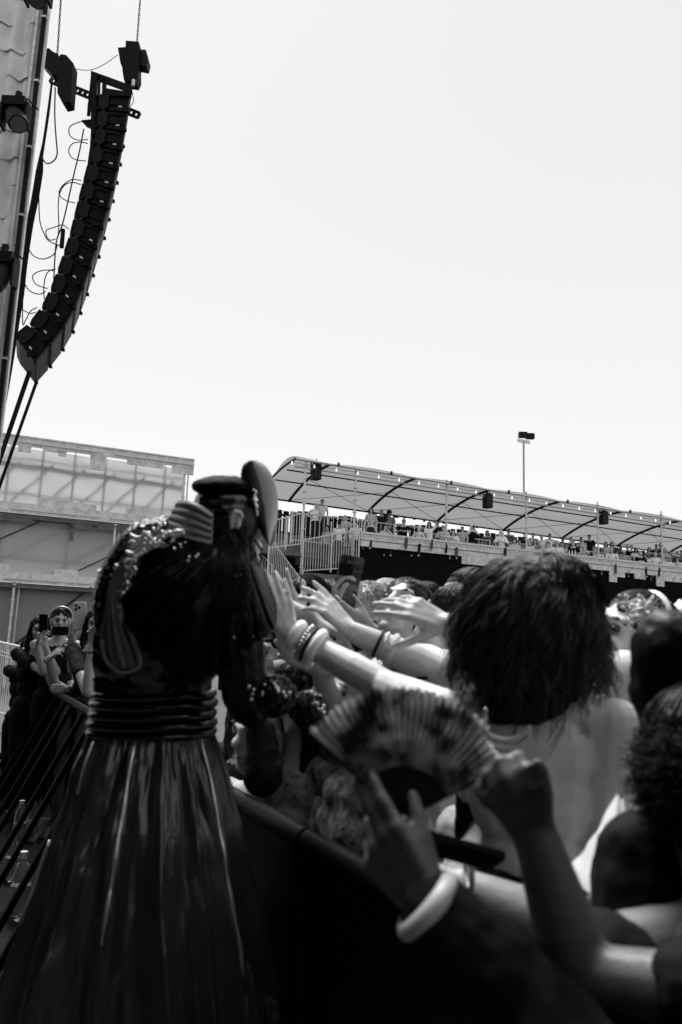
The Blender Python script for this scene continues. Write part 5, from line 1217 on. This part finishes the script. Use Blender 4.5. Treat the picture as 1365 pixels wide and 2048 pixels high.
# ---- smaller faces between the arms
def crowd(px, py, d, face, skin, hair, hcol, top, label, slv='short', fem=True, k=1.0, vox=.01, gl=False, hup=Z, armR=None, armL=None, feat=True):
    c = P(px, py, d); r = person(label, c, 'fans packed behind the barrier'); h, J, A = figure(r, c, face, skin, hair, hcol, top, slv, 'black', 'stand', k=k, voxel=vox, female=fem, fine=feat, glasses=gl, hup=hup, armR=armR, armL=armL, body=face)
    if feat: face_parts(h, r, glasses=gl)
    return h
crowd(543, 1312, 3.1, -fR*.6-fF*.8, 'light', 'long', 'black', 'black', 'small smiling face between the performer and the white bangle', vox=.008)
crowd(590, 1400, 2.55, -fR*.7-fF*.6, 'tan', 'long', 'black', 'print', 'fan in boldly printed top under the outstretched arm', vox=.009)
crowd(668, 1415, 2.5, -fR*.8-fF*.4, 'light', 'long', 'dark', 'white', 'fan in white top between the two quilted puffs and the hand fan', vox=.009)
crowd(505, 1410, 3.0, -fR*.5-fF*.8, 'light', 'long', 'brown', 'dark', 'fan with brown hair in the gap between skirt and sleeve', vox=.01)
crowd(620, 1330, 3.3, -fR*.5-fF*.8, 'brown', 'short', 'black', 'dark', 'fan in the dark behind the bracelets', vox=.012, fem=False)
crowd(770, 1330, 3.0, -fR*.5-fF*.8, 'brown', 'long', 'black', 'black', 'dark-haired fan below the chin-up fan', vox=.012)
crowd(660, 1300, 4.2, -fR*.5-fF*.8, 'tan', 'short', 'black', 'dark', 'distant fan behind the middle reaching arm', vox=.014)
crowd(850, 1215, 4.0, -fR*.5-fF*.8, 'tan', 'long', 'black', 'dark', 'distant dark-haired fan behind the large reaching hand', vox=.014)
crowd(580, 1265, 4.6, -fR*.5-fF*.8, 'light', 'long', 'dark', 'black', 'distant fan behind the bowed black-haired one', vox=.014)
crowd(790, 1262, 4.8, -fR*.5-fF*.8, 'tan', 'short', 'black', 'dark', 'distant fan behind the chin-up one', vox=.014, fem=False)
crowd(1195, 1290, 3.2, -fR*.7-fF*.6, 'tan', 'long', 'black', 'black', 'dark-haired fan behind the curly bob on its right', vox=.012)
crowd(1290, 1330, 2.9, -fR*.7-fF*.6, 'light', 'long', 'dark', 'dark', 'fan behind the woman with the hair band', vox=.012)
crowd(960, 1330, 3.2, -fR*.7-fF*.6, 'light', 'long', 'dark', 'dark', 'fan hidden right behind the curly head', vox=.014)
crowd(520, 1475, 2.6, -fR*.6-fF*.7, 'light', 'short', 'brown', 'stripe', 'fan in a striped top low between skirt and hanging black sleeve', vox=.009)
crowd(720, 1395, 2.35, -fR*.8-fF*.4, 'tan', 'short', 'dark', 'print', 'fan in printed top just behind the left edge of the hand fan', vox=.009, armR=arm(P(640, 1335, 2.2), P(665, 1420, 2.3), -cR*.8+cU*.5, cF, cU, r=(.045, .036, .026), curl=(.3, .4, .5, .6), spread=.14))
crowd(690, 1318, 2.75, -fR*.6-fF*.6+Z*.1, 'light', 'long', 'dark', 'black', 'fan with hanging earring between the two long reaching arms', vox=.008, armL=arm(P(600, 1242, 2.5), P(640, 1330, 2.6), -cR*.5+cU*.8, cF, cR, r=(.042, .035, .025), curl=(.2, .3, .3, .4), spread=.16))
crowd(655, 1215, 3.7, -fR*.5-fF*.8, 'tan', 'short', 'black', 'black', 'distant fan between black-haired head and raised clear-cased phone', vox=.012)
crowd(830, 1290, 2.9, -fR*.6-fF*.8, 'tan', 'long', 'dark', 'grey', 'fan in grey below the large reaching hand', vox=.01, armR=arm(P(742, 1262, 2.6), P(790, 1330, 2.7), -cR*.85+cU*.45, cF, cU, r=(.042, .035, .025), curl=(.3, .3, .4, .5), spread=.14))
crowd(770, 1215, 3.6, -fR*.4-fF*.8, 'light', 'bob', 'blond', 'mid', 'blond fan farther back, right of the sunglasses', vox=.012)
# ---- centre: pale top behind the hand fan
h = crowd(985, 1500, 1.75, -fR*.8-fF*.4, 'light', 'long', 'black', 'pale', 'fan in a light draped top between hand fan and raised fist', vox=.009)

# ---- right side: woman with closed eye and dark band in her hair
c = P(1255, 1278, 2.0); p8 = person('light-skinned woman with closed eyes and white hair band, leaning her face back', c)
h, J, A_ = figure(p8, c, (-cR*.85-cF*.35+cU*.38), 'fair', 'short', 'dark', 'pale', 'short', 'dark', 'stand', k=1.0, voxel=.006, female=True, body=-fR*.9-fF*.3, hup=(cU*.85+cR*.5), fine=True); face_parts(h, p8, eyes=True)
mb = MB(); pts = [h.p(.088*math.cos(a), -.02, .02+.112*math.sin(a)) for a in np.linspace(-.2, math.pi+.2, 20)]; mb.tube(pts, .007, 8, flat=1.6); mb.build('hair_band', M_plastic, p8, 'all')
c = P(1240, 1400, 1.8); p9 = person('light-skinned person pressed between the curly bob and the black-haired head', c)
h, J, A_ = figure(p9, c, (-cR*.9-cF*.1+cU*.25), 'fair', 'bald', 'dark', 'white', 'short', 'dark', 'stand', k=1.0, voxel=.007, female=True, body=-fR*.9-fF*.3, fine=True); face_parts(h, p9)
# ---- face tipped right back with a beaded flower crown
c = P(1378, 1262, 2.4); p10 = person('person at the right edge, face tipped back, wearing a beaded flower crown', c)
h, J, A_ = figure(p10, c, (cU*.85-cF*.3+cR*.2), 'fair', 'bald', 'dark', 'dark', 'short', 'dark', 'stand', k=1.0, voxel=.006, female=True, body=-fR*.9-fF*.1, hup=(-cR*.9+cU*.35-cF*.2), fine=True); face_parts(h, p10)
random.seed(21); mb = MB()
for k in range(150):
    a = random.uniform(-.9, .9); x_ = 1283+random.gauss(0, 14); y_ = 1228+random.gauss(0, 13)+(x_-1283)*.35
    mb.ell(P(x_, y_, 1.72+random.uniform(-.04, .05)), random.uniform(.003, .006), n=7, m=5)
for (x0, y0, x1, y1) in ((1277, 1218, 1284, 1196), (1294, 1216, 1307, 1194)):
    for k in range(14):
        u_ = k/13
        for q in range(3): mb.ell(P(lerp(x0, x1, u_)+random.gauss(0, 3*(1-u_)+.4), lerp(y0, y1, u_)+random.gauss(0, 1), 1.72+random.gauss(0, .004)), .0055*(1-.4*u_), n=7, m=5)
mb.build('flower_crown', mat('crown_beads', .6, .25, noise_=(60, .3)), p10, 'all')
# ---- near black-haired head cut by the right edge
c = P(1430, 1405, 1.2); p11 = person('near person with smooth black hair in dark clothes, cut by the right edge', c)
h, J, A_ = figure(p11, c, (-fR*.2+fF*.95), 'brown', 'short', 'black', 'black', 'long', 'black', 'stand', k=1.0, voxel=.008, female=True, fine=True, body=-fR*.3+fF*.9)
mb = MB(); mb.ell(P(1385, 1345, 1.18), (.085, .09, .07), (cR, cF, cU), 20, 12); mb.limb([P(1345, 1300, 1.16), P(1312, 1335, 1.17), P(1302, 1375, 1.18), P(1325, 1410, 1.19)], [.03, .03, .028, .02]); mb.limb([P(1350, 1300, 1.15), P(1360, 1390, 1.15), P(1355, 1440, 1.17)], [.06, .07, .055])
mb.skin('long_hair', HAIR['black'], p11, .006, 4, extra=(.04, .012))
# ---- nearer still: fuzzy dark hair low at the right edge
c = P(1410, 1560, 1.08); p12 = person('near person with frizzy dark hair and dark top, low at the right edge', c)
h, J, A_ = figure(p12, c, (fR*.1+fF*.99), 'brown', 'short', 'dark', 'black', 'short', 'black', 'stand', k=1.0, voxel=.008, female=False, fine=True, body=-fR*.2+fF*.9)
hc12 = P(1375, 1555, 1.03); MB().ell(hc12, (.062, .07, .07), (cR, cF, cU), 24, 14).build('hair_base', HAIR['black'], p12, 'all')
R6 = random.Random(4); mb = MB()
for k in range(2600):
    a = R6.uniform(-math.pi, math.pi); b = R6.uniform(-1.2, 1.5); d_ = cR*math.cos(a)*math.cos(b)-cF*math.sin(a)*math.cos(b)+cU*math.sin(b); p = hc12+Vector((d_.x*.062, d_.y*.07, d_.z*.068)); pts = [p]
    v = d_*.5+Vector((R6.gauss(0, .5), R6.gauss(0, .5), R6.gauss(-.2, .5)))
    for q in range(5): v = (v+Vector((R6.gauss(0, .7), R6.gauss(0, .7), R6.gauss(-.1, .7)))).normalized(); p = p+v*.006; pts.append(p)
    mb.tube(pts, [.0009]*6, 3)
mb.build('frizz', hairmat('frizzy_hair', .012, .8), p12, 'all')
# ---- raised fist in front
wr = P(1072, 1672, .98); c = P(1640, 1560, .95)
p13 = person('nearest dark-skinned fan out of frame at the right, raising a loose fist', c)
h, J, A_ = figure(p13, c, (-fR*.9+fF*.4), 'deep', 'short', 'black', 'black', 'short', 'black', 'stand', k=.95, voxel=.006, female=True, fine=True, body=-fR*.85+fF*.4,
    armL=arm(wr, P(1165, 1960, .93), cU*.8-cR*.45, -cF*.85-cR*.15, cR*.7+cU*.5, r=(.05, .042, .03), hs=1.0, curl=(1.1, 1.15, 1.2, 1.2), spread=.1, tc=.4, ta=.5, tn=.5))
# ---- pale shirt wedge between the bodies
c = P(1440, 1520, 1.38); p14 = person('person in a loose pale shirt showing between the two dark figures at the right', c)
h, J, A_ = figure(p14, c, (-fR*.8+fF*.6), 'tan', 'short', 'black', 'white', 'short', 'pale', 'stand', k=1.0, voxel=.009, female=False, fine=False, body=-fR*.7+fF*.6,
    armL=arm(P(925, 1775, 1.25), P(1120, 1865, 1.2), -cR, cU, -cU+cF, r=(.055, .045, .03), curl=(.7, .8, .9, 1.0)))
mb = MB()
# loose sleeve hanging down
A0 = [P(1236, 1592, 1.2), P(1195, 1690, 1.16), P(1150, 1785, 1.14)]; A1 = [P(1248, 1592, 1.2), P(1285, 1680, 1.18), P(1268, 1800, 1.17)]; rows = []
for i in range(31):
    u_ = i/30; a = resample(A0, [u_])[0]; b = resample(A1, [u_])[0]; row = []
    for j in range(41):
        v = 2*math.pi*j/40; m_ = (a+b)/2; hx = (b-a)/2; row.append(m_+hx*math.cos(v)-cF*(.06*u_+.01)*math.sin(v)+cU*(-.03*(math.cos(v)*.8)*u_)+cU*.003*math.sin(v*5+u_*9)-cF*.006*math.sin(u_*16+v*2)*u_)
    rows.append(row)
MB().grid(rows, closed=True).build('loose_sleeve', CLOTH['white'], p14, 'all')
# ---- hand fan and the hand that holds it
piv = P(808, 1640, 1.0); fan = thing('hand_fan', 'open pleated hand fan with a floral pattern, dark at the hub, held low in front', 'hand fan', piv, None)
nF = 30; Rout = 250/FPX*1.0; Rin = 98/FPX; a0, a1 = rad(139), rad(27)
m_fan = mat('fan_leaf', .12, .5); t_ = m_fan.node_tree; b_ = t_.nodes['Principled BSDF']; tc = t_.nodes.new('ShaderNodeTexCoord')
n1 = t_.nodes.new('ShaderNodeTexNoise'); n1.inputs['Scale'].default_value = 34; n1.inputs['Detail'].default_value = 3; rp = t_.nodes.new('ShaderNodeValToRGB'); e_ = rp.color_ramp.elements
e_[0].position = .38; e_[0].color = (.02, .02, .02, 1); e_[1].position = .5; e_[1].color = (.5, .5, .5, 1); q = e_.new(.62); q.color = (.62, .62, .62, 1); q = e_.new(.7); q.color = (.9, .9, .9, 1)
t_.links.new(tc.outputs['Object'], n1.inputs['Vector']); t_.links.new(n1.outputs['Fac'], rp.inputs[0]); t_.links.new(rp.outputs[0], b_.inputs['Base Color'])
tl_ = t_.nodes.new('ShaderNodeBsdfTranslucent'); mx_ = t_.nodes.new('ShaderNodeMixShader'); mx_.inputs[0].default_value = .5
t_.links.new(rp.outputs[0], tl_.inputs['Color']); t_.links.new(b_.outputs[0], mx_.inputs[1]); t_.links.new(tl_.outputs[0], mx_.inputs[2]); t_.links.new(mx_.outputs[0], t_.nodes['Material Output'].inputs['Surface'])
tiltv = (cU*.94+cF*.34).normalized(); nrm_ = cR.cross(tiltv)
def fp(a, r, o=0): return piv+cR*math.cos(a)*r+tiltv*math.sin(a)*r*1.03+nrm_*o
rows = [[], []]; outer = []; inner = []
for k in range(nF*2+1):
    a = lerp(a0, a1, k/(nF*2)); z_ = .006 if k % 2 else -.006
    ro = Rout*(1+.022*(k % 2)+.01*math.sin(k*1.7)); 
    if k > nF*2-9: ro = Rout*.93
    inner.append(fp(a, Rin, z_*.5)); outer.append(fp(a, ro, z_))
NR = 6; rows = [[inner[k].lerp(outer[k], i/NR) for k in range(len(inner))] for i in range(NR+1)]
back = [[p-nrm_*.0012 for p in r_] for r_ in rows]
mb = MB().grid(rows); mb.grid([r_[::-1] for r_ in back]); mb.grid([back[0], rows[0]]); mb.grid([rows[-1], back[-1]]); mb.build('fan_leaf', m_fan, fan)
for k in range(0, nF+1):
    a = lerp(a0, a1, k/nF); MB().beam(fp(a, Rin, .0085), fp(a, Rout*(.99 if k < nF-4 else .92), .0085), .0016, .001, nrm_).build('slat', mat('fan_slat', .03, .5), fan)
for k in range(0, nF+1, 1):
    a = lerp(a0, a1, k/nF); MB().prism([fp(a-.004, .0, .0005*k/4), fp(a+.004, 0, .0005*k/4), fp(a+.034, Rin*1.02, .001), fp(a-.034, Rin*1.04, .001)], nrm_*.0012).build('rib', mat('fan_rib', .005, .5, spec=.15), fan)
for a, o_ in ((a1-.02, .006), (a0+.02, .006)): MB().prism([fp(a-.02, .0, o_), fp(a+.02, 0, o_), fp(a+.02, Rout*1.0, o_), fp(a-.022, Rout*1.0, o_)], nrm_*.003).build('guard_stick', M_black, fan)
MB().ell(piv+nrm_*.01, .006).build('rivet', M_bead, fan)
wr = P(858, 1815, .93)
c = P(1010, 1960, .45)
p15 = person('nearest person low in front of the camera, dark-skinned hand holding the hand fan', P(1200, 2100, .6))
# body crouching low to the right of the camera, mostly below the picture
hc_ = P(1560, 1900, .85)
h, J, A_ = figure(p15, hc_, (-fR*.6+fF*.8), 'deep', 'short', 'black', 'black', 'long', 'black', 'stand', k=.98, voxel=.005, female=True, fine=True, body=-fR*.5+fF*.8,
    armL=arm(wr, P(1050, 2010, .9), (P(770, 1690, .97)-wr), cF*.8+cR*.3, cR*.8+cU*.4, r=(.05, .044, .031), hs=1.0, curl=(.15, .18, .7, .9), spread=.03, tc=.35, ta=.45, tn=.2))
ax_ = (P(1050, 2010, .9)-wr).normalized()
bangle(wr-ax_*.002, ax_, .037, .012, mat('cream_bangle', .6, .35), 'wide cream bangle on the dark wrist below the hand fan')
bracelet(P(938, 1735, 1.2), cR, .03, .005, M_bead, 'beaded dark bracelet on the grey forearm behind the fan hand', parts=1)
r_, x, up, z = phone(P(875, 1690, 1.08), cR*.9-cU*.25, -cU*.7-cF*.5, 'black phone lying flat in shadow right below the hand fan', M_black, 1.1)

# ---- fans filming at the far left end of the barrier
gl_ = 'fans filming at the far left'
def filmer(px, py, d, face, skin, hair, hcol, top, label, armR=None, armL=None, fem=True, gl=False, slv='short'):
    c = P(px, py, d); r = person(label, c, gl_); h, J, A = figure(r, c, face, skin, hair, hcol, top, slv, 'black', 'stand', k=1.0, voxel=.007, female=fem, fine=True, armR=armR, armL=armL, body=flat(Vector((-c.x, -c.y, 0))))
    face_parts(h, r); return h, r
D7 = 7.0
tc_ = lambda px, py, d: (CAM-P(px, py, d)).normalized()
filmer(80, 1262, 7.2, tc_(80, 1262, 7), 'tan', 'long', 'black', 'black', 'dark-haired fan with face hidden behind a black phone',
    armR=arm(P(76, 1292, 6.9), P(88, 1345, 6.85), cU*.9+cR*.3, cR*.8-cF*.2, -cF+cU, r=(.045, .037, .026), curl=(.5, .6, .6, .7), hs=1.1), armL=arm(P(92, 1296, 6.95), P(112, 1345, 6.9), cU, -cR, -cF, r=(.045, .037, .026), curl=(.6, .7, .7, .8)))
phone(P(87, 1246, 6.85), cU+cR*.05, -cF, 'black phone held up at the far left of the filming fans', M_pb, 1.0)
h, r = filmer(122, 1244, 7.1, tc_(122, 1240, 7), 'tan', 'short', 'black', 'black', 'man with sunglasses pushed up on his head, filming with both hands', fem=False, slv=None,
    armR=arm(P(97, 1318, 6.7), P(112, 1378, 6.8), (cR*.75+cU*.6), cF*.4+cR*.4-cU*.5, cU*.8-cR*.2, r=(.05, .042, .028), curl=(.1, .55, .7, .8), hs=1.1, spread=.16), armL=arm(P(144, 1268, 6.75), P(146, 1338, 6.8), cR*.35+cU*.95, cF, -cR, r=(.05, .045, .03), curl=(.3, .35, .4, .45), hs=1.05, spread=.2))
mb = MB(); pts = [h.p(.09*math.cos(a), .03-.03*0, .06+.075*math.sin(a)) for a in np.linspace(0.1, math.pi-.1, 16)]; mb.tube(pts, .006, 6); mb.build('pushed_up_sunglasses', M_galv, r, 'all')
phone(P(123, 1262, 6.85), cR, -cF, 'black phone held sideways in front of the man with sunglasses on his head', M_pb, 1.0)
phone(P(160, 1231, 6.7), cU, -cF, 'white phone with three lenses held up high over the filming fans', M_pc, 1.45, M_pb)
bracelet(P(145, 1310, 6.78), cU*.97+cR*.1, .043, .006, M_plastic, 'thin white wristband on the raised arm under the white phone')
h, r = filmer(192, 1250, 6.6, tc_(192, 1250, 7), 'tan', 'long', 'black', 'dark', 'fan half hidden by the performer, raising a forearm with black wristband',
    armR=arm(P(184, 1290, 6.2), P(176, 1385, 6.1), cU*.95+cR*.1, -cF, cR, r=(.05, .044, .028), curl=(.4, .5, .6, .7)))
bracelet(P(183, 1304, 6.18), cU, .032, .005, M_wrist, 'thin black wristband on the forearm next to the performer')
filmer(60, 1300, 7.9, tc_(60, 1300, 7), 'tan', 'long', 'black', 'black', 'fan resting both hands on the far end of the barrier', fem=True,
    armR=arm(P(62, 1325, 7.45), P(85, 1360, 7.6), -cR*.9, -cU, cF, r=(.045, .036, .026), curl=(.4, .5, .5, .5)), armL=arm(P(66, 1318, 7.5), P(95, 1345, 7.6), -cR*.9, -cU, cF, r=(.045, .036, .026), curl=(.3, .4, .4, .5)))
filmer(150, 1300, 7.6, tc_(150, 1300, 7), 'tan', 'long', 'black', 'pattern', 'short fan in patterned top crossing hands on the barrier', fem=True,
    armR=arm(P(135, 1378, 6.5), P(165, 1400, 6.6), -cR, -cU*.5+cF, cU, r=(.045, .036, .026), curl=(.4, .5, .5, .6)))
for k, (px, py, d, hc_l) in enumerate(((105, 1300, 8.6, 'second-row fan far left behind the black phone'), (165, 1268, 8.3, 'second-row fan behind the white phone'), (205, 1300, 8.0, 'second-row fan hidden beside the performer'))):
    crowd(px, py, d, tc_(px, py, d), 'tan', 'short', 'black', 'black', hc_l, vox=.014, feat=False)
